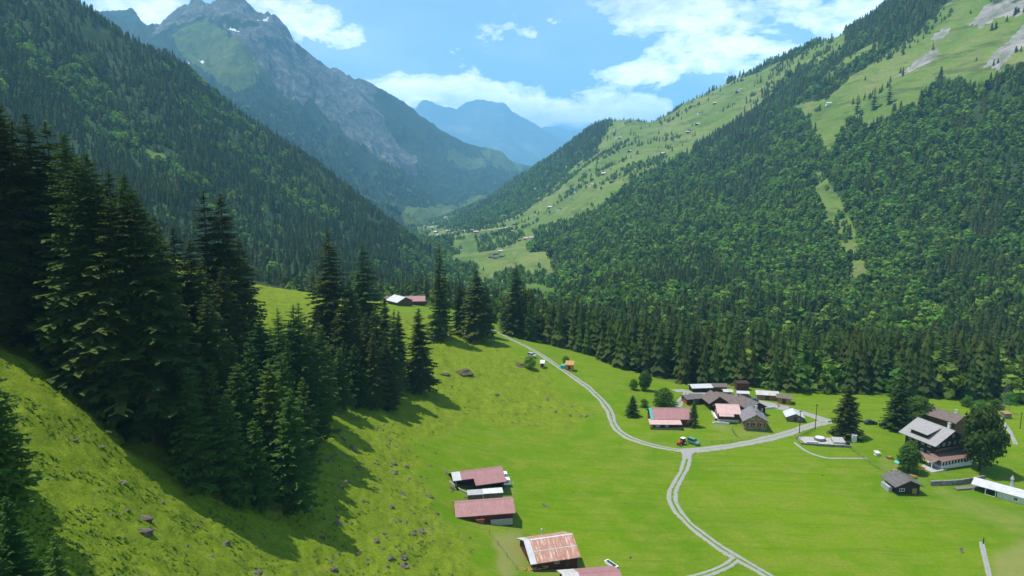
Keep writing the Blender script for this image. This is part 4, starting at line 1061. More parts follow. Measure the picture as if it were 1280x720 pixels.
m = MB(); slab(m, [(LI/2+.05, -WI/2-2.1, 3.6), (LI/2+.05, WI/2-.6, 3.6), (LI/2+4.9, WI/2-.6, 2.75), (LI/2+4.9, -WI/2-2.1, 2.75)][::-1]); m.build('veranda_roof', 'veranda_roof', vo)
m = MB(); slab(m, [(-3, -WI/2-4.4, 2.6), (LI/2+3.9, -WI/2-4.4, 2.6), (LI/2+3.9, -WI/2-2.15, 3.3), (-3, -WI/2-2.15, 3.3)]); tag(m.build('awning_roof', 'veranda_roof', inn), 'faded red brown terrace roof')
for k in range(3): MB().box(-.8+k*4.6, -.65+k*4.6, -WI/2-4.5, -WI/2-4.35, -1.6, 2.5).build('post', 'white_paint', inn)
bal = MB(); bal.box(LI/2+.02, LI/2+1.3, -WI/2-.8, WI/2+.8, 4.55, 4.7); bal.box(LI/2+1.22, LI/2+1.3, -WI/2-.8, WI/2+.8, 4.7, 5.4); bal.build('balcony', 'wood_brown', inn)
MB().box(-LI/2-1, LI/2+5.2, -WI/2-6.5, -WI/2, -1.8, .12).build('terrace', 'concrete', inn)
house('house', 1180, 536, -62, 12, 9, 5.2, 20, 'wood_brown', 'roof_brown', 'brown roofed house hidden behind the big timber inn', 'house', None, chim=(3, 1))
house('hut', 1127, 612, -88, 5.8, 7.0, 2.9, 24, 'wood_dark', 'roof_darkgrey', 'weathered dark hut with a mottled grey roof below the inn terrace', 'hut', None, oh=1.0, oe=1.0,
 wins=[('r', -1.8, 1.3, 1.6, .9), ('l', 0, 1.8, .8, .8)], doors=[('r', 2.0, .9, 1.6, 1.9, 'wood_tan')])
sh2 = [o for o in SC.objects if o.name.startswith('hut')][-1]
MB().box(-2.4, 1.6, -5.0, -3.9, -.6, 1.6).build('log_store', 'metal_grey', sh2)
# white roofed shelter at the right edge
p = place(1256, 621); e = root_at('shelter', p, -46, 'open shelter with a long white roof at the right edge of the photo', 'shelter')
m = MB(); slab(m, [(-8, -3.2, 2.4), (8, -3.2, 2.4), (8, 0, 3.6), (-8, 0, 3.6)]); slab(m, [(-8, 0, 3.6), (8, 0, 3.6), (8, 3.2, 2.4), (-8, 3.2, 2.4)]); m.build('roof', 'roof_white', e)
MB().box(-1.5, 7.6, -2.6, 2.6, -1.5, 2.4).build('wall', 'plaster', e); MB().box(-7.6, -1.6, 2.3, 2.6, -1.5, 2.4).build('rear_wall', 'wood_dark', e)
for x in (-7.5, -4.5, -2.0): MB().box(x, x+.22, -2.7, -2.5, -1.5, 2.45).build('post', 'white_paint', e)
MB().box(-7.6, -1.9, -2.9, -2.78, -.9, .3).build('parapet', 'plaster', e)
window(e, 'f', 3, 1.2, 1.0, .9, 15.2, 5.2)
c = MB(); c.tube((1, 2.0, 2.6), (1, 2.0, 5.2), .5, .32, 8); c.tube((1, 2.0, 5.2), (1, 2.0, 6.4), .55, .05, 8); c.build('chimney', 'metal_grey', e)
# lean-to shelters and things around the stables
def boxy(name, px, py, rot, sz, mat, label, cat, group=None, top=None, lift=0):
    p = place(px, py); e = root_at(name, p+Vector((0, 0, lift)), rot, label, cat, group); L, W, h = sz
    MB().box(-L/2, L/2, -W/2, W/2, -.8, h).build('body', mat, e)
    m = MB(); slab(m, [(-L/2-.15, -W/2-.2, h+.1), (L/2+.15, -W/2-.2, h+.1), (L/2+.15, W/2+.2, h+.45), (-L/2-.15, W/2+.2, h+.45)], .1); m.build('roof', top or mat, e); return e
boxy('lean_to', 594, 625, 9, (4.0, 2.0, 2.0), 'wood_grey', 'short grey roofed lean-to between the two upper red stables', 'shed', None, 'metal_grey')
boxy('lean_to', 616, 623, 9, (5.2, 2.0, 2.0), 'wood_grey', 'longer whitish roofed lean-to between the two upper red stables', 'shed', None, 'metal_white')
boxy('lean_to', 675, 680, 14, (4.2, 1.4, 1.0), 'turquoise', 'low turquoise covered shelter behind the rust streaked roof', 'shed', None, 'turquoise')
boxy('feed_box', 600, 653, 9, (1.9, 1.1, 1.0), 'brick_red', 'small red box with a pale lid before the long plain stable', 'box', None, 'brick_red')
boxy('booth', 1067, 552, 0, (1.4, 1.4, 2.3), 'plaster', 'small white booth beside the path left of the inn', 'booth', None, 'metal_grey')
boxy('well_box', 1096, 569, 10, (1.4, 1.2, .9), 'plaster', 'little white box on the grass before the inn', 'box', None, 'metal_white')
boxy('hut', 1257, 522, 5, (2.8, 2.2, 1.9), 'wood_grey', 'tiny tan hut below the lattice mast', 'hut', None, 'wood_tan')
boxy('shed', 927, 487, 0, (5.2, 3, 3.2), 'wood_red', 'dark reddish shed deep in the shade of the wood', 'shed', None, 'wood_dark')
# pale low curved wall round the notched stable
def ribbon_pts(pts, step=1.2):
    W = []
    for a, b in zip(pts[:-1], pts[1:]):
        A_, B_ = place(*a), place(*b)
        n = max(1, int((B_-A_).length/step))
        for k in range(n): W.append(A_.lerp(B_, k/n))
    W.append(place(*pts[-1])); 
    for _ in range(3): W = [W[0]]+[(W[i-1]+W[i]*2+W[i+1])/4 for i in range(1, len(W)-1)]+[W[-1]]
    return [Vector((q.x, q.y, ground(q.x, q.y))) for q in W]
def wallrun(name, pts, th, h, mat, label, cat='wall'):
    W = ribbon_pts(pts, 1.5); m = MB()
    for a, b in zip(W[:-1], W[1:]):
        d = (b-a).normalized(); s = Vector((-d.y, d.x, 0))*th/2; e_ = d*.04
        q = [a-s-e_, b-s+e_, b+s+e_, a+s-e_]; i = len(m.v)
        m.v += [(p.x, p.y, p.z-.5) for p in q]+[(p.x, p.y, p.z+h) for p in q]
        for f_ in ((0, 3, 2, 1), (4, 5, 6, 7), (0, 1, 5, 4), (1, 2, 6, 5), (2, 3, 7, 6), (3, 0, 4, 7)): m.f.append(tuple(i+k for k in f_)); m.m.append(0)
    return tag(m.build(name, mat), label, cat)
wallrun('low_wall', [(562, 603), (570, 610), (580, 617), (592, 621)], .3, .5, 'concrete', 'pale curved kerb wall below the notched stable roof')
wallrun('stone_wall', [(1163, 607), (1196, 606), (1230, 600)], .6, 1.5, 'stone', 'dark garden wall in front of the glazed veranda')
wallrun('plank_pile', [(1194, 612), (1212, 611), (1229, 608)], 1.6, .5, 'wood_grey', 'stack of long grey planks left of the white roofed shelter', 'planks')
# stone terrace by the road
p = place(1027, 553); e = root_at('stone_terrace', p, -8, 'grey stone terrace with slab table and round trough beside the village road', 'terrace')
MB().box(-7.5, 8.5, -3.6, 4.2, -1.6, .25).build('paving', 'concrete', e)
MB().box(-7.6, 8.6, -3.9, -3.6, -1.6, .9).build('parapet', 'stone', e); MB().box(-7.9, -7.6, -3.9, 4.2, -1.6, .9).build('parapet', 'stone', e)
MB().tube((-.2, 1.6, .25), (-.2, 1.6, 1.2), 1.9, 1.9, 16).build('trough', 'stone', e); MB().tube((-.2, 1.6, 1.2), (-.2, 1.6, 1.26), 1.6, 1.6, 16).build('trough_cover', 'metal_white', e)
MB().box(-5.6, -1.8, -2.6, -1.9, .25, 1.0).build('bench', 'metal_white', e)
m = MB(); prismx(m, [(-1.5, .25), (1.8, .25), (1.8, 1.6), (-1.5, .9)], 3.5, 7.4); m.build('slab_cover', 'concrete', e)
MB().box(7.3, 8.3, -3.0, -1.4, .25, 1.5).build('bin', 'dark_paint', e)
# fences
def fence(name, pts, label, step=2.4, h=1.1, rails=2, mat='wood_grey'):
    W = ribbon_pts(pts, step); e = root_at(name, W[0], 0, label, 'fence')
    for q in W: MB().tube(q-W[0]-Vector((0, 0, .4)), q-W[0]+Vector((0, 0, h)), .07, .06, 5).build('post', mat, e)
    for r_ in range(rails):
        m = MB(); z = h*(1-.42*r_)-.12
        for a, b in zip(W[:-1], W[1:]): m.tube(a-W[0]+Vector((0, 0, z)), b-W[0]+Vector((0, 0, z)), .045, .045, 4)
        m.build('rail', mat, e)
fence('rail_fence', [(1062, 560), (1078, 573), (1094, 584), (1108, 592)], 'wooden rail fence running down towards the weathered dark hut')
fence('rail_fence', [(996, 549), (1008, 543), (1018, 538)], 'dark railing along the village road above the stone terrace', 1.4, mat='wood_dark')
fence('rail_fence', [(915, 537), (917, 543), (922, 547)], 'short garden fence left of the tan gabled chalet', 1.2)
fence('pasture_fence', [(612, 668), (622, 682), (634, 696), (646, 712)], 'thin post fence on the dry slope left of the rust streaked roof', 3.0, 1.2, 1)
fence('pasture_fence', [(860, 556), (892, 555), (925, 551), (950, 546)], 'pale stake fence along the upper side of the village road', 3.2, .9, 1, 'wood_grey')
# poles and mast
def pole(px, pyb, h, label):
    p = place(px, pyb); e = root_at('power_pole', p, 20, label, 'pole', 'wooden power poles by the road')
    MB().tube((0, 0, -.5), (0, 0, h), .15, .10, 8).build('shaft', 'wood_dark', e); MB().box(-.8, .8, -.06, .06, h-.6, h-.45).build('crossarm', 'wood_dark', e)
    for x in (-.7, 0, .7): MB().tube((x, 0, h-.44), (x, 0, h-.2), .06, .04, 6).build('insulator', 'white_paint', e)
pole(999, 541, 8.5, 'wooden power pole left of the stone terrace'); pole(1019, 536, 9.5, 'wooden power pole at the upper end of the road railing')
pole(1275, 536, 6.5, 'wooden pole at the right edge beside the stony path')
p = place(1255, 516); e = root_at('lattice_mast', p, 12, 'grey lattice mast against the dark wood at the right', 'mast')
m = MB(); hh = 13
for sx in (-1, 1):
    for sy in (-1, 1): m.tube((sx*1.3, sy*1.3, -.5), (sx*.35, sy*.35, hh), .05, .035, 5)
m.build('leg', 'metal_dark', e); e.children[0].name = 'legs_frame'
m = MB()
for k in range(9):
    z0, z1 = hh*k/9, hh*(k+1)/9; a = 1.3-.95*k/9; b = 1.3-.95*(k+1)/9
    for s, t2 in (((-1, -1), (1, -1)), ((1, -1), (1, 1)), ((1, 1), (-1, 1)), ((-1, 1), (-1, -1))):
        m.tube((s[0]*a, s[1]*a, z0), (t2[0]*b, t2[1]*b, z1), .022, .022, 4); m.tube((t2[0]*a, t2[1]*a, z0), (s[0]*b, s[1]*b, z1), .022, .022, 4)
m.build('bracing', 'metal_dark', e)
# far farmstead on the knoll
house('barn', 500, 381, -48, 13, 11, 3.6, 24, 'wood_brown', 'roof_white', 'white roofed barn of the far farmstead on the crest', 'barn', 'far farmstead', oh=1.2, doors=[('r', 0, 1.4, 2.4, 2.6)], z=None)
house('barn', 519, 381, 8, 13, 9, 3.6, 30, 'wood_red', 'roof_red', 'dark red roofed barn right of the white roofed one on the crest', 'barn', 'far farmstead')
house('barn', 528, 378, 30, 12, 8, 4.2, 22, 'wood_grey', 'roof_brown', 'brown roofed barn at the back of the far farmstead', 'barn', 'far farmstead')
house('shed', 489, 378, -20, 7, 6, 3.2, 20, 'wood_dark', 'roof_brown', 'small dark shed left of the far white roofed barn', 'shed', 'far farmstead')
# ---------------------------------------------------------------- far huts in the pastures
def hutmesh(wall, roof):
    m = MB(); prismx(m, [(-3.2, -2.5), (3.2, -2.5), (3.2, 2.6), (0, 4.2), (-3.2, 2.6)], -4.5, 4.5, 0); return m.mesh('wall', [wall])
def hutroof(roof):
    m = MB(); slab(m, [(-5.2, -4.1, 2.3), (5.2, -4.1, 2.3), (5.2, 0, 4.4), (-5.2, 0, 4.4)]); slab(m, [(-5.2, 0, 4.4), (5.2, 0, 4.4), (5.2, 4.1, 2.3), (-5.2, 4.1, 2.3)]); return m.mesh('roof', [roof])
HW = [hutmesh(w_, 0) for w_ in ('wood_dark', 'wood_brown', 'plaster')]; HR = {k: hutroof(k) for k in ('roof_brown', 'roof_white', 'roof_pink', 'roof_darkgrey', 'roof_red', 'roof_pale')}
def far_hut(px, py, s, k, label, group, wi=0, rot=None):
    p = place(px, py)
    if p is None: return
    e = root_at('mountain_hut', p, random.uniform(-50, 50) if rot is None else rot, label, 'hut', group); e.scale = (s, s, s)
    for nm, me in (('wall', HW[wi]), ('roof', HR[k])):
        o = link(bpy.data.objects.new(nm, me)); o.parent = e
far_hut(1036, 131, 1.25, 'roof_white', 'lone white roofed alp hut on the bright clearing high on the right hillside', None, 2, -4)
for k, (a, b_) in enumerate([(614, 322), (620, 318), (626, 315), (628, 321), (620, 323)]): far_hut(a, b_, 1.0, ['roof_darkgrey', 'roof_brown', 'roof_pale', 'roof_brown', 'roof_darkgrey'][k], 'grey roofed hut of the tight cluster on the green valley field', 'hut cluster on the valley field', 0, -15)
for k, (a, b_) in enumerate([(617, 357), (622, 356), (630, 354)]): far_hut(a, b_, .9, 'roof_white', 'white roofed hut at the foot of the valley field behind the crest', 'white huts at the foot of the valley field', 2, 5)
for k, (a, b_) in enumerate([(626, 268), (633, 271), (640, 270), (619, 280), (640, 290), (637, 286), (650, 301), (658, 299), (664, 298), (643, 281)]): far_hut(a, b_, 1.1, ['roof_brown', 'roof_pink', 'roof_pale'][k % 3], 'small hut of the hamlet above the valley field', 'huts above the valley field', k % 3)
for k, (a, b_) in enumerate([(560, 290), (570, 291), (580, 290), (590, 289), (595, 291), (548, 288), (540, 285), (534, 280), (530, 283), (525, 278), (545, 291), (549, 295)]): far_hut(a, b_, 1.5, ['roof_pink', 'roof_brown', 'roof_white', 'roof_pale'][k % 4], 'distant valley house in the village far down the valley', 'houses of the distant valley village', k % 3)
for k, (a, b_) in enumerate([(676, 228), (681, 231), (686, 234), (668, 237), (672, 240), (700, 262), (688, 260), (705, 224), (709, 210), (725, 206), (746, 191), (770, 174), (775, 173), (787, 190), (790, 212), (765, 228), (755, 218), (740, 232), (829, 193), (862, 164), (874, 142), (872, 156), (894, 130), (925, 113), (928, 101), (922, 116), (985, 72), (990, 68), (860, 166), (720, 240), (652, 262), (660, 252), (800, 145), (812, 149)]):
    far_hut(a, b_, 1.35, ['roof_brown', 'roof_white', 'roof_pink', 'roof_pale', 'roof_darkgrey'][k % 5], 'tiny hut scattered on the long pasture of the far right hillside', 'huts on the long pasture', k % 3)
far_hut(655, 375, .8, 'roof_brown', 'brown hut just above the tree tops right of the ragged crest spruce', None, 0); 
# ---------------------------------------------------------------- roads, paths
def mat_track():
    t = NT('gravel_track'); uv = t.coord(False); c = t.coord(); s = t.n('ShaderNodeSeparateXYZ'); t.l(uv, s.inputs[0])
    n = t.noise(2.5, 6, .7, c); n2 = t.noise(.5, 5, .7, c)
    col = t.ramp(n, [(.3, (.20, .195, .175)), (.7, (.37, .36, .33))])
    d = t.math('ABSOLUTE', t.math('SUBTRACT', s.outputs[0], .5))
    mid = t.math('MULTIPLY', t.math('SUBTRACT', 1.0, t.math('DIVIDE', d, .15), True), t.ramp(n2, [(.35, .35), (.6, 1.6)]))
    edge = t.ramp(t.math('ADD', d, t.math('MULTIPLY', t.math('SUBTRACT', t.noise(.9, 7, .8, c), .5), .55)), [(.40, 0.0), (.47, 1.0)])
    g = t.attr('green'); k = t.math('MAXIMUM', t.math('MULTIPLY', mid, g), edge, True)
    col = t.mix(k, col, (.10, .18, .012))
    return t.finish(col, .95, 0, n, .5, .05, .1)
MT = mat_track()
def road(name, pts, width, green=1.0, lift=.10, label=None):
    W = ribbon_pts(pts, .9); K = 7; vs, uvs = [], []; acc = 0
    for i, q in enumerate(W):
        a, b = W[max(0, i-1)], W[min(len(W)-1, i+1)]; d = (b-a); d.z = 0; d.normalize(); s = Vector((d.y, -d.x, 0))
        if i: acc += (W[i]-W[i-1]).length
        wv = width*(1+.10*math.sin(acc*.21)+.06*math.sin(acc*.57))
        for k in range(K):
            u = k/(K-1); p = q+s*(u-.5)*wv
            vs.append((p.x, p.y, ground(p.x, p.y)+lift-(.14 if k in (0, K-1) else 0))); uvs.append((u, acc))
    fs = [(i*K+k, i*K+k+1, (i+1)*K+k+1, (i+1)*K+k) for i in range(len(W)-1) for k in range(K-1)]
    me = bpy.data.meshes.new(name); me.from_pydata(vs, [], fs); uvl = me.uv_layers.new(name='UVMap')
    for l in me.loops: uvl.data[l.index].uv = uvs[l.vertex_index]
    a = me.attributes.new('green', 'FLOAT', 'POINT'); a.data.foreach_set('value', [green]*len(vs)); me.materials.append(MT)
    o = link(bpy.data.objects.new(name, me)); o['kind'] = 'structure'; return o
road('gravel_road', [(612, 411), (628, 418), (645, 427), (665, 437), (690, 453), (715, 470), (735, 484), (752, 500), (762, 514), (766, 528), (772, 538), (785, 547), (805, 554), (830, 560), (856, 564)], 3.5, 1.3)
road('gravel_road', [(852, 564), (880, 562), (910, 558), (940, 553), (965, 547), (990, 540), (1010, 533), (1026, 529), (1037, 526)], 4.3, .35, .12)
road('gravel_road', [(858, 563), (859, 574), (855, 588), (848, 600), (841, 613), (840, 626), (848, 641), (862, 656), (880, 670), (900, 685), (925, 700), (950, 714), (975, 729), (1010, 750)], 3.2, 1.4, .14)
road('farm_track', [(1037, 527), (1024, 523), (1010, 518), (995, 514), (975, 509), (955, 504), (938, 500), (918, 496), (900, 494), (884, 492), (868, 491), (852, 488), (842, 489)], 5.0, .1, .16)
road('farm_track', [(846, 509), (850, 503), (855, 497), (858, 491)], 3.2, .8, .18)
road('farm_track', [(928, 507), (945, 503), (965, 507), (985, 511)], 9, 0, .13)
road('farm_track', [(920, 699), (912, 706), (895, 714), (870, 722), (840, 728)], 2.3, 2.4, .18)
road('footpath', [(993, 553), (1004, 562), (1016, 568), (1034, 573), (1060, 573), (1084, 573)], 1.0, 0)
road('footpath', [(1249, 522), (1256, 530), (1264, 542), (1270, 556)], 1.6, .4)
road('footpath', [(1227, 678), (1230, 692), (1234, 708), (1238, 726)], 1.3, .2)
road('footpath', [(404, 516), (409, 504), (412, 494)], 1.4, .2)
# gravel apron where the roads meet
def apron(pts, lift=.16):
    P_ = [place(*q) for q in pts]; c = sum(P_, Vector())/len(P_); c.z = ground(c.x, c.y)+lift
    vs = [tuple(c)]+[(p.x, p.y, ground(p.x, p.y)+lift) for p in P_]; n = len(P_)
    me = bpy.data.meshes.new('gravel_road'); me.from_pydata(vs, [], [(0, 1+k, 1+(k+1) % n) for k in range(n)]); uvl = me.uv_layers.new(name='UVMap')
    for l in me.loops: uvl.data[l.index].uv = (.25, 0)
    me.materials.append(MT); o = link(bpy.data.objects.new('gravel_road', me)); o['kind'] = 'structure'
apron([(846, 562.5), (878, 561), (866, 568), (862, 574), (855, 574), (852, 567)])
# valley stream
def far_ribbon(name, pts, width, mat, lift=1.0):
    W = []
    for a, b in zip(pts[:-1], pts[1:]):
        for k in range(10): W.append((a[0]+(b[0]-a[0])*k/10, a[1]+(b[1]-a[1])*k/10))
    P_ = [hit(*q, which=('near', 'right', 'left')) for q in W]; P_ = [q for q in P_ if q]
    vs = []
    for i, q in enumerate(P_):
        a, b = P_[max(0, i-1)], P_[min(len(P_)-1, i+1)]; d = b-a; d.z = 0; d.normalize(); s = Vector((d.y, -d.x, 0))*width/2
        for p in (q-s, q+s): vs.append((p.x, p.y, gz(p.x, p.y)+lift))
    me = bpy.data.meshes.new(name); me.from_pydata(vs, [], [(2*i, 2*i+1, 2*i+3, 2*i+2) for i in range(len(P_)-1)]); me.materials.append(MATS[mat])
    o = link(bpy.data.objects.new(name, me)); o['kind'] = 'structure'
simple('river_stones', (.50, .49, .46), .9, scale=.1); simple('field_soil', (.42, .38, .28), .9, scale=.05)
far_ribbon('river_bed', [(540, 366), (546, 358), (550, 352)], 9, 'river_stones'); far_ribbon('river_bed', [(596, 370), (586, 362), (578, 350), (572, 342)], 10, 'river_stones')
far_ribbon('river_bed', [(548, 281), (560, 276), (556, 270), (548, 268), (556, 262)], 22, 'river_stones', 3)
far_ribbon('valley_road', [(560, 292), (590, 290), (620, 287), (640, 284)], 10, 'field_soil', 2)
# ---------------------------------------------------------------- vehicles
def wheels(e, pts, r, w=.25):
    for x, y in pts:
        o = MB().tube((x, y-w/2, r), (x, y+w/2, r), r, r, 14).build('wheel', 'rubber', e); MB().tube((x, y-w/2-.01, r), (x, y+w/2+.01, r), r*.55, r*.55, 10).build('rim', 'metal_grey', o)
def car(px, py, rot, mat, label, long=4.5, tall=1.5, boxy_=False, name='parked_car'):
    p = place(px, py); e = root_at(name, p+Vector((0, 0, .03)), rot, label, 'car'); L = long/2; w = .85; t = tall
    if boxy_: prof = [(-L, .45), (L, .45), (L, 1.0), (L*.45, 1.12), (-L, 1.15)]; cab = [(-L*.97, 1.15), (L*.42, 1.13), (L*.22, t+.15), (-L*.92, t+.2)]
    else: prof = [(-L, .35), (L, .35), (L, .72), (L*.5, .92), (-L*.8, .98), (-L, .85)]; cab = [(-L*.8, .97), (L*.5, .92), (L*.18, t-.05), (-L*.5, t)]
    MB().prism(prof, -w, w).build('body', mat, e); c = MB().prism(cab, -w+.08, w-.08).build('cabin', 'glass', e)
    r_ = MB().prism([(cab[3][0]-.02, t-.03 if not boxy_ else t+.13), (cab[2][0]+.03, cab[2][1]-.02), (cab[2][0]-.05, cab[2][1]+.05), (cab[3][0]+.05, cab[3][1]+.05)], -w+.06, w-.06).build('roof_panel', mat, e)
    wheels(e, [(-L*.62, -w), (L*.62, -w), (-L*.62, w), (L*.62, w)], .34)
    for s in (-.6, .6): MB().box(L-.01, L+.04, s-.14, s+.14, .58, .74).build('headlight', 'white_paint', e)
    return e
car(867, 555, -52, 'green_paint', 'pale green off-road car parked on the grass above the road', 4.3, 1.75, True)
car(1088, 530, 4, 'dark_paint', 'dark saloon car parked on the meadow left of the inn', 4.8, 1.5)
car(1107, 534, -30, 'dark_paint', 'dark car half hidden behind the tall spruce by the inn', 4.5, 1.5)
car(942, 502, 28, 'blue_paint', 'blue car on the gravel yard left of the tan log barn', 4.4, 1.5)
car(665, 446, -40, 'metal_grey', 'grey car parked on the grass left of the gravel road below the crest', 4.4, 1.6, True)
p = place(852, 556); e = root_at('tractor', p, 215, 'small red tractor standing left of the pale green car', 'tractor')
MB().prism([(0, .7), (1.7, .7), (1.7, 1.25), (1.4, 1.45), (0, 1.5)], -.4, .4).build('hood', 'red_paint', e); MB().prism([(-1.3, .6), (.1, .6), (.1, 1.3), (-1.3, 1.2)], -.55, .55).build('body', 'red_paint', e)
MB().prism([(-1.2, 1.2), (.1, 1.3), (0, 2.3), (-1.15, 2.3)], -.6, .6).build('cabin', 'glass', e); MB().box(-1.3, .15, -.7, .7, 2.3, 2.42).build('cabin_roof', 'white_paint', e)
for x, r_, w_ in ((-.8, .75, .8), (1.2, .45, .65)):
    for s in (-1, 1):
        o = MB().tube((x, s*w_-.15, r_), (x, s*w_+.15, r_), r_, r_, 16).build('wheel', 'rubber', e); MB().tube((x, s*w_-.16, r_), (x, s*w_+.16, r_), r_*.5, r_*.5, 10).build('rim', 'white_paint', o)
def trailer(px, py, rot, L, W, h, label, mat='white_paint', name='trailer'):
    p = place(px, py); e = root_at(name, p, rot, label, 'trailer')
    MB().prism([(-L/2, .6), (L/2, .6), (L/2*1.02, 1.2), (L/2*.9, h), (-L/2*.92, h), (-L/2*1.02, 1.3)], -W/2, W/2).build('body', mat, e)
    MB().box(-L/4, L/4, -W/2-.02, W/2+.02, 1.35, min(h-.2, 1.85)).build('window_band', 'glass', e)
    MB().box(L/2, L/2+1.2, -.06, .06, .55, .65).build('drawbar', 'metal_grey', e); wheels(e, [(0, -W/2-.02), (0, W/2+.02)], .34); return e
trailer(628, 599, 12, 3.0, 1.9, 2.0, 'white trailer nearest the right end of the notched stable'); trailer(632, 607, 12, 2.6, 1.9, 2.1, 'second white trailer, just below the one at the notched stable')
# boat like trough, white upturned
p = place(764, 707); e = root_at('water_trough', p, -55, 'long white trough lying right of the lowest red stable', 'trough')
MB().prism([(-1.5, 0), (1.5, 0), (1.8, .6), (-1.8, .6)], -.6, .6).build('basin', 'white_paint', e); MB().box(-1.5, 1.5, -.45, .45, .6, .61).build('water', 'glass', e)
p = place(677, 672); e = root_at('water_pump', p, 0, 'white upright pump standing behind the rust streaked roof', 'pump')
MB().tube((0, 0, -.3), (0, 0, 2.0), .18, .14, 8).build('column', 'white_paint', e); MB().tube((0, 0, 1.5), (.5, -.3, 1.6), .07, .06, 6).build('spout', 'metal_grey', e); MB().tube((0, 0, 2.0), (0, 0, 2.35), .26, .2, 8).build('cap', 'metal_white', e)
# roadside stand and sheds near the crest
def stand(px, py, rot, label, L, W, h, wall, roof, side=None):
    p = place(px, py); e = root_at('wooden_stand', p, rot, label, 'shed')
    MB().box(-L/2, L/2, -W/2, W/2, -.8, h).build('wall', wall, e); m = MB(); slab(m, [(-L/2-.3, -W/2-.4, h-.1), (L/2+.3, -W/2-.4, h-.1), (L/2+.3, W/2+.3, h+.9), (-L/2-.3, W/2+.3, h+.9)], .1); m.build('roof', roof, e)
    if side: MB().box(-L/2-2.2, -L/2-.05, -W/2, W/2-.4, -.8, h*.75).build('side_store', side, e)
    window(e, 'f', 0, h*.45, .9, 1.4, L, W, fm='wood_dark', name='door', pm='wood_dark')
stand(712, 462, -12, 'tan wooden shed with a turquoise side store right of the road', 3.4, 3.0, 2.8, 'wood_fresh', 'wood_fresh', 'turquoise')
stand(678, 459, -8, 'little brown stand with a white roof left of the road', 1.6, 1.6, 2.2, 'wood_fresh', 'metal_white')
# parasols, tables and people's things on the inn terrace
def parasol(px, py, mat, label):
    p = place(px, py); e = root_at('parasol', p, 0, label, 'parasol', 'parasols on the inn terrace')
    MB().tube((0, 0, 0), (0, 0, 2.6), .04, .04, 6).build('pole', 'metal_grey', e); m = MB(); n = 8
    for k in range(n):
        a, b = 6.283*k/n, 6.283*(k+1)/n; m.add([(0, 0, 2.75), (math.cos(a)*1.6, math.sin(a)*1.6, 2.2), (math.cos(b)*1.6, math.sin(b)*1.6, 2.2)]); m.add([(0, 0, 2.70), (math.cos(b)*1.58, math.sin(b)*1.58, 2.15), (math.cos(a)*1.58, math.sin(a)*1.58, 2.15)])
    m.build('canopy', mat, e)
parasol(1124, 586, 'turq_cloth', 'turquoise parasol at the left end of the inn terrace'); parasol(1131, 578, 'turq_cloth', 'turquoise parasol behind the bluish small tree'); parasol(1149, 593, 'orange_cloth', 'orange parasol under the faded terrace roof')
def table(px, py, rot, label):
    p = place(px, py); e = root_at('picnic_table', p, rot, label, 'table', 'tables before the inn')
    MB().box(-1, 1, -.4, .4, .7, .76).build('table_top', 'wood_tan', e)
    for s in (-1, 1): MB().box(-1, 1, s*.75-.14, s*.75+.14, .42, .47).build('bench', 'wood_tan', e); MB().box(s*.8-.05, s*.8+.05, -.7, .7, 0, .7).build('leg', 'wood_brown', e)
table(1118, 590, 30, 'picnic table left of the turquoise parasols'); table(1141, 597, -40, 'picnic table beside the orange parasol'); table(1112, 573, 0, 'pale picnic table on the grass before the inn')
# ---------------------------------------------------------------- rocks, logs, tussocks
def rockmesh(seed, flat=.6):
    r = random.Random(seed); import bmesh
    bm = bmesh.new(); bmesh.ops.create_icosphere(bm, subdivisions=2, radius=1)
    for v in bm.verts:
        n = v.co.normalized(); k = 1+.35*math.sin(n.x*3.1+seed)*math.cos(n.y*3.7+seed*2)+.15*math.sin(n.z*7+seed)+r.uniform(-.1, .1)
        v.co = Vector((n.x*k, n.y*k*.8, n.z*k*flat))
    me = bpy.data.meshes.new('boulder'); bm.to_mesh(me); bm.free(); me.materials.append(MATS['boulder_rock']); return me
RM = [rockmesh(i, .45+.08*i) for i in range(5)]
def rock(px, py, s, label, group=None, mesh=None):
    p = place(px, py)
    if p is None: return
    o = link(bpy.data.objects.new('boulder', mesh or random.choice(RM))); o.location = p+Vector((0, 0, -s*.1)); o.scale = (s*random.uniform(.8, 1.3), s*random.uniform(.8, 1.2), s*random.uniform(.7, 1.1)); o.rotation_euler = (random.uniform(-.2, .2), random.uniform(-.2, .2), random.random()*6)
    tag(o, label, 'rock', group)
def mound(px, py, s, label):
    p = place(px, py); me = rockmesh(50+px, .5); me.materials.clear(); me.materials.append(MATS['hay'])
    o = link(bpy.data.objects.new('earth_mound', me)); o.location = p; o.scale = (s*1.3, s, s*1.5); tag(o, label, 'mound')
mound(580, 467, 2.4, 'brown earth mound on the meadow below the crest spruces'); mound(650, 458, 1.9, 'brown stony mound on the meadow left of the white roofed stand'); mound(557, 469, 1.4, 'small brown mound beside the broad spruce')
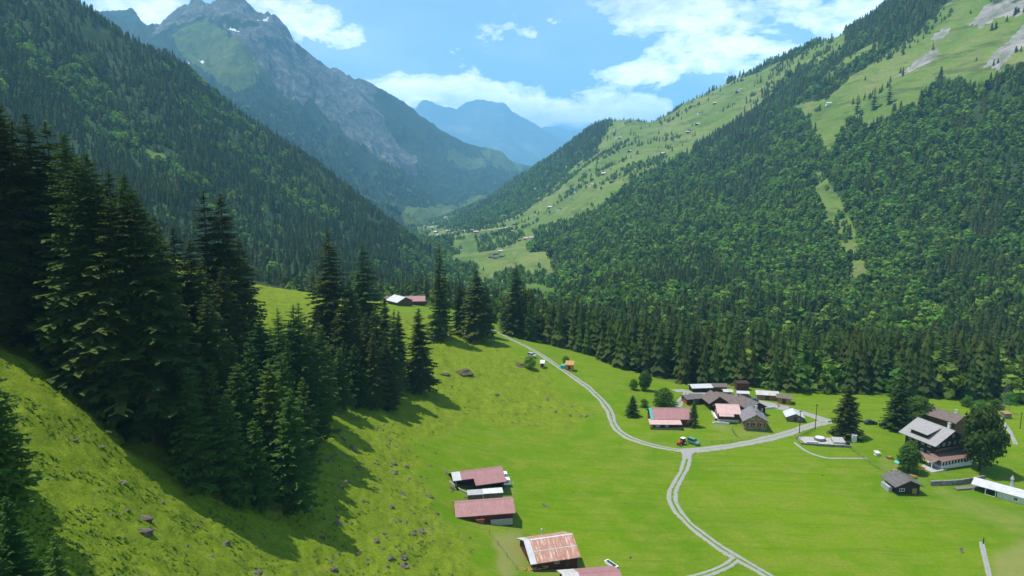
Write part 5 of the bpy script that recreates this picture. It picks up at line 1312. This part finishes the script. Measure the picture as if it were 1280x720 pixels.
for a, b_, s, l in [(440, 560, 2.4, 'large grey boulder at the right foot of the dark stand'), (428, 548, 2.0, 'grey boulder above the largest one at the stand'), (492, 580, 1.9, 'brownish boulder on the rough slope right of the stand'), (536, 620, 1.9, 'long grey boulder left of the second stable'), (512, 598, 1.4, 'boulder midway between the stand and the notched stable'), (505, 708, 1.5, 'pale boulder near the bottom edge of the rough slope'),
                   (126, 559, .9, 'white stone on the upper left grass slope'), (246, 658, .7, 'small white stone below the shadow of the stand'), (330, 672, .9, 'white stone at the tip of the stand shadow'), (262, 696, 1.0, 'grey stone on the lower left slope'), (320, 718, 1.3, 'brown stone at the bottom edge left of centre'), (741, 517, .9, 'pale stone beside the curve of the gravel road'),
                   (681, 632, 1.5, 'flat pale rock heap on the meadow right of the stables'), (788, 697, .8, 'white stone right of the lowest stable'), (716, 615, .6, 'pale stone at the hay meadow edge'), (1201, 686, 1.3, 'grey rubble heap in the lower right meadow'), (1203, 690, 1.0, 'smaller rubble stone beside the grey heap'), (1028, 594, .7, 'white trough like stone in the middle of the big meadow')]:
    rock(a, b_, s*.55, l)
G_ = 'boulders strewn over the rough slope'
random.seed(5)
for k in range(190):
    if k < 145: a, b_ = random.uniform(400, 600), random.uniform(520, 715)
    elif k < 165: a, b_ = random.uniform(620, 740), random.uniform(492, 530)
    else: a, b_ = random.uniform(60, 420), random.uniform(500, 715)
    if k < 145 and a > 470+ (b_-520)*.55+60: continue
    rock(a, b_, random.choice([.3, .4, .5, .6, .9]), 'small grey boulder among many strewn over the rough sloping pasture', G_)
# split logs piled before the rusty stable
LG = MB()
for k in range(60):
    x, y = random.uniform(-3, 3), random.uniform(-.5, .5); z = random.uniform(0, .6); a = random.uniform(-.5, .5)
    LG.tube((x-.35*math.cos(a), y-.35*math.sin(a), z), (x+.35*math.cos(a), y+.35*math.sin(a), z), .13, .12, 6)
for a, b_, l in [(973, 507, 'log heap between the two log barns at the gravel yard'), (950, 508, 'log heap in front of the long tan log barn')]:
    o = link(bpy.data.objects.new('log_pile', LG.mesh('log_pile', ['skin_wood']))); o.location = place(a, b_); o.rotation_euler[2] = R(a); o.scale = (.6, .9, 1); tag(o, l, 'logs')
for a, b_, r_, l in [(964, 511, 12, 'low row of white boards at the front of the gravel yard'), (901, 530, -8, 'row of white boards below the balcony of the pink roofed chalet')]:
    o = MB().box(-3, 3, -.3, .3, -.2, .55).box(-2.4, 1.6, -.25, .25, .56, .8).build('board_stack', 'metal_white'); o.location = place(a, b_); o.rotation_euler[2] = R(r_); tag(o, l, 'boards')
p = place(668, 712); o = LG.build('log_pile', 'skin_wood'); o.location = p; o.rotation_euler[2] = R(14); tag(o, 'heap of pale split logs before the rust streaked stable', 'logs')
for a, b_, w_, l in [(822, 534, 1.4, 'white hay bale wrapped in plastic before the long red barn'), (833, 534, 1.3, 'second white wrapped bale, right of the other before the red barn')]:
    p = place(a, b_); e = root_at('wrapped_bale', p, 20, l, 'bale'); MB().tube((-.6, 0, .6), (.6, 0, .6), .62, .62, 14).build('bale', 'white_paint', e)
p = place(1229, 680); o = MB().tube((0, 0, -.3), (0, 0, 1.7), .16, .13, 6).build('gate_post', 'wood_dark'); o.location = p; tag(o, 'dark post at the head of the footpath in the lower right meadow', 'post')
# tussocks and herbs: nobody could count them
TU = MB(); rr = random.Random(3)
def tuft(mb, p, s):
    for k in range(9):
        a = rr.random()*6.28; l = s*rr.uniform(.5, 1.2); o = Vector((math.cos(a)*l*.7, math.sin(a)*l*.7, l*rr.uniform(.4, .9))); sd = Vector((-math.sin(a), math.cos(a), 0))*l*.22
        mb.add([p-sd, p+sd, p+o+sd*.5, p+o-sd*.5])
for k in range(16000):
    a, b_ = rr.uniform(-20, 760), rr.uniform(400, 725); q = hit(a, b_, ('near',))
    if q is None: continue
    # denser on the rough pasture
    idx = inpoly([(-50, 800), (-50, 380), (420, 400), (540, 400), (640, 430), (690, 480), (720, 530), (540, 545), (520, 590), (560, 660), (620, 800)], np.array([float(a)]), np.array([float(b_)]))[0]
    cl = float(fbm(np.array([q.x/5]), np.array([q.y/5]), 3, 91)[0])
    if not idx or cl < .02: continue
    tuft(TU, q-Vector((0, 0, .05)), rr.choice([.14, .18, .22, .3, .45]))
o = TU.build('grass_tufts', 'grass_tuft'); tag(o, 'dark tufts of rough grass and herbs over the sloping pasture', 'grass', None, 'stuff')
# ---------------------------------------------------------------- light, sky, air, camera
SUN = Vector((-.97*math.cos(R(68)), .243*math.cos(R(68)), math.sin(R(68))))
sl = bpy.data.lights.new('sun', 'SUN'); sl.energy = 5.0; sl.angle = R(.5); sl.color = (1.0, .95, .87)
so = link(bpy.data.objects.new('sun', sl)); so.rotation_euler = SUN.to_track_quat('Z', 'Y').to_euler(); so.location = (0, 0, 500)

w = bpy.data.worlds.new('World'); SC.world = w; w.use_nodes = True
nt = w.node_tree; nt.nodes.clear()
class WN(NT):
    def __init__(s): s.t = nt
t = WN()
outw = t.n('ShaderNodeOutputWorld'); bg = t.n('ShaderNodeBackground'); bg.inputs['Strength'].default_value = .05
sky = t.n('ShaderNodeTexSky', sky_type='NISHITA', sun_disc=False)
sky.sun_elevation = R(68); sky.sun_rotation = math.atan2(SUN.x, SUN.y) % (2*math.pi)
sky.altitude = 1400; sky.air_density = 1.0; sky.dust_density = .6; sky.ozone_density = 1.6
tc = t.n('ShaderNodeTexCoord').outputs['Generated']
sep = t.n('ShaderNodeSeparateXYZ'); t.l(tc, sep.inputs[0])
zc = t.math('MAXIMUM', sep.outputs['Z'], 0.0)
# clouds lie on a layer: direction divided by height above the horizon
def blob(px, py, rx, ry, amp):
    d = px_dir(px, py); u0, v0 = d.x/d.y, d.z/d.y
    yy = t.math('MAXIMUM', sep.outputs['Y'], .05)
    du = t.math('DIVIDE', t.math('SUBTRACT', t.math('DIVIDE', sep.outputs['X'], yy), u0), rx/F)
    dv = t.math('DIVIDE', t.math('SUBTRACT', t.math('DIVIDE', sep.outputs['Z'], yy), v0), ry/F)
    r2 = t.math('ADD', t.math('MULTIPLY', du, du), t.math('MULTIPLY', dv, dv))
    return t.math('MULTIPLY', t.math('SUBTRACT', 1.0, r2, True), amp*1.5)
BL = [(640, 134, 140, 34, .50), (510, 112, 80, 28, .5), (730, 140, 110, 26, .42), (590, 128, 60, 26, .40), (800, 138, 60, 22, .5), (480, 105, 40, 12, .3),
      (930, 36, 165, 60, .34), (1020, 10, 150, 56, .34), (880, 72, 70, 34, .30), (780, 88, 90, 18, .30), (800, 8, 100, 28, .36), (900, -30, 260, 50, .15),
      (160, 6, 95, 26, .60), (215, 30, 90, 28, .48), (385, 26, 62, 34, .50), (345, 8, 70, 20, .3), (430, 46, 60, 24, .38), (420, 20, 60, 30, .25)]
acc = None
for b in BL:
    v = blob(*b); acc = v if acc is None else t.math('MAXIMUM', acc, v)
nm = t.map(tc, (1, 1, 2.0))
n1 = t.noise(7.0, 10, .6, nm, .3)
n2 = t.noise(2.2, 8, .55, nm, .2)
back = t.math('MULTIPLY', t.ramp(n2, [(.5, 0.0), (.7, 1.0)]), t.ramp(sep.outputs['Y'], [(.0, .35), (.5, 0.0)]))
cov = t.math('ADD', t.math('ADD', acc, back), t.math('ADD', t.math('MULTIPLY', t.math('SUBTRACT', n1, .5), 2.6), t.math('MULTIPLY', t.math('SUBTRACT', t.noise(22.0, 8, .6, nm, .5), .5), 1.1)))
den = t.ramp(cov, [(.20, 0.0), (.30, .6), (.55, 1.0)])
thin = t.math('MULTIPLY', t.ramp(n2, [(.45, 0.0), (.75, .35)]), 1.0)
den = t.math('MAXIMUM', den, thin)
shade = t.ramp(t.math('ADD', cov, t.math('MULTIPLY', n1, .3)), [(.35, (10.6, 12., 14.)), (.75, (14.6, 15., 15.6)), (1.1, (12.4, 13.2, 14.6))])
lowb = t.ramp(zc, [(.0, 5.0), (.13, 3.6), (.24, 1.45), (.45, 1.15)])
shn = t.noise(13.0, 9, .65, t.map(tc, (1, 1, 2.6), (0, 0, .05)), .4)
shade = t.mix(1.0, shade, t.ramp(shn, [(.36, (.70, .76, .86)), (.52, (1, 1, 1)), (.66, (1.12, 1.12, 1.12))]), 'MULTIPLY')
shade = t.mix(1.0, shade, lowb, 'MULTIPLY')
skyc = t.mix(1.0, sky.outputs[0], (2.7, 3.15, 2.8), 'MULTIPLY')
col = t.mix(den, skyc, shade)
t.l(col, bg.inputs['Color']); t.l(bg.outputs[0], outw.inputs['Surface'])

# the air of the valley
XS = [(o.matrix_world @ Vector(c)) for o in SC.objects if o.type == 'MESH' and o.get('kind') == 'structure' for c in o.bound_box]
X0, X1 = min(p.x for p in XS)-200, max(p.x for p in XS)+200
Y0, Y1 = min(p.y for p in XS)-600, max(p.y for p in XS)+200
Zb, Zt = min(p.z for p in XS)-1, max(p.z for p in XS)+45
hv = [(x, y, z) for z in (Zb, Zt) for y in (Y0, Y1) for x in (X0, X1)]
hz = bpy.data.meshes.new('haze'); hz.from_pydata(hv, [], [(0, 2, 3, 1), (4, 5, 7, 6), (0, 1, 5, 4), (2, 6, 7, 3), (0, 4, 6, 2), (1, 3, 7, 5)])
ho = link(bpy.data.objects.new('haze', hz)); ho['kind'] = 'stuff'; ho['label'] = 'thin blue haze filling the valley'; ho['category'] = 'haze'
hm = bpy.data.materials.new('air'); hm.use_nodes = True; ht = hm.node_tree; ht.nodes.clear()
ou = ht.nodes.new('ShaderNodeOutputMaterial'); pv = ht.nodes.new('ShaderNodeVolumePrincipled')
pv.inputs['Color'].default_value = (.29, .66, 1.0, 1); pv.inputs['Density'].default_value = HAZE; pv.inputs['Anisotropy'].default_value = .0
ht.links.new(pv.outputs[0], ou.inputs['Volume']); hz.materials.append(hm)

cam = bpy.data.cameras.new('camera'); cam.sensor_width = 36; cam.lens = F/1280*36; cam.clip_start = .5; cam.clip_end = 60000
co = link(bpy.data.objects.new('camera', cam)); co.location = CAM; co.rotation_euler = (R(90)-PITCH, 0, 0); SC.camera = co
SC.view_settings.view_transform = 'Standard'; SC.view_settings.look = 'None'; SC.view_settings.exposure = 0.40; SC.view_settings.gamma = 1
SC.cycles.max_bounces = 4; SC.cycles.diffuse_bounces = 2; SC.cycles.volume_bounces = 1; SC.cycles.transmission_bounces = 2; SC.cycles.glossy_bounces = 1
SC.cycles.use_denoising = True; SC.cycles.sample_clamp_indirect = 4
SC.cycles.use_adaptive_sampling = False
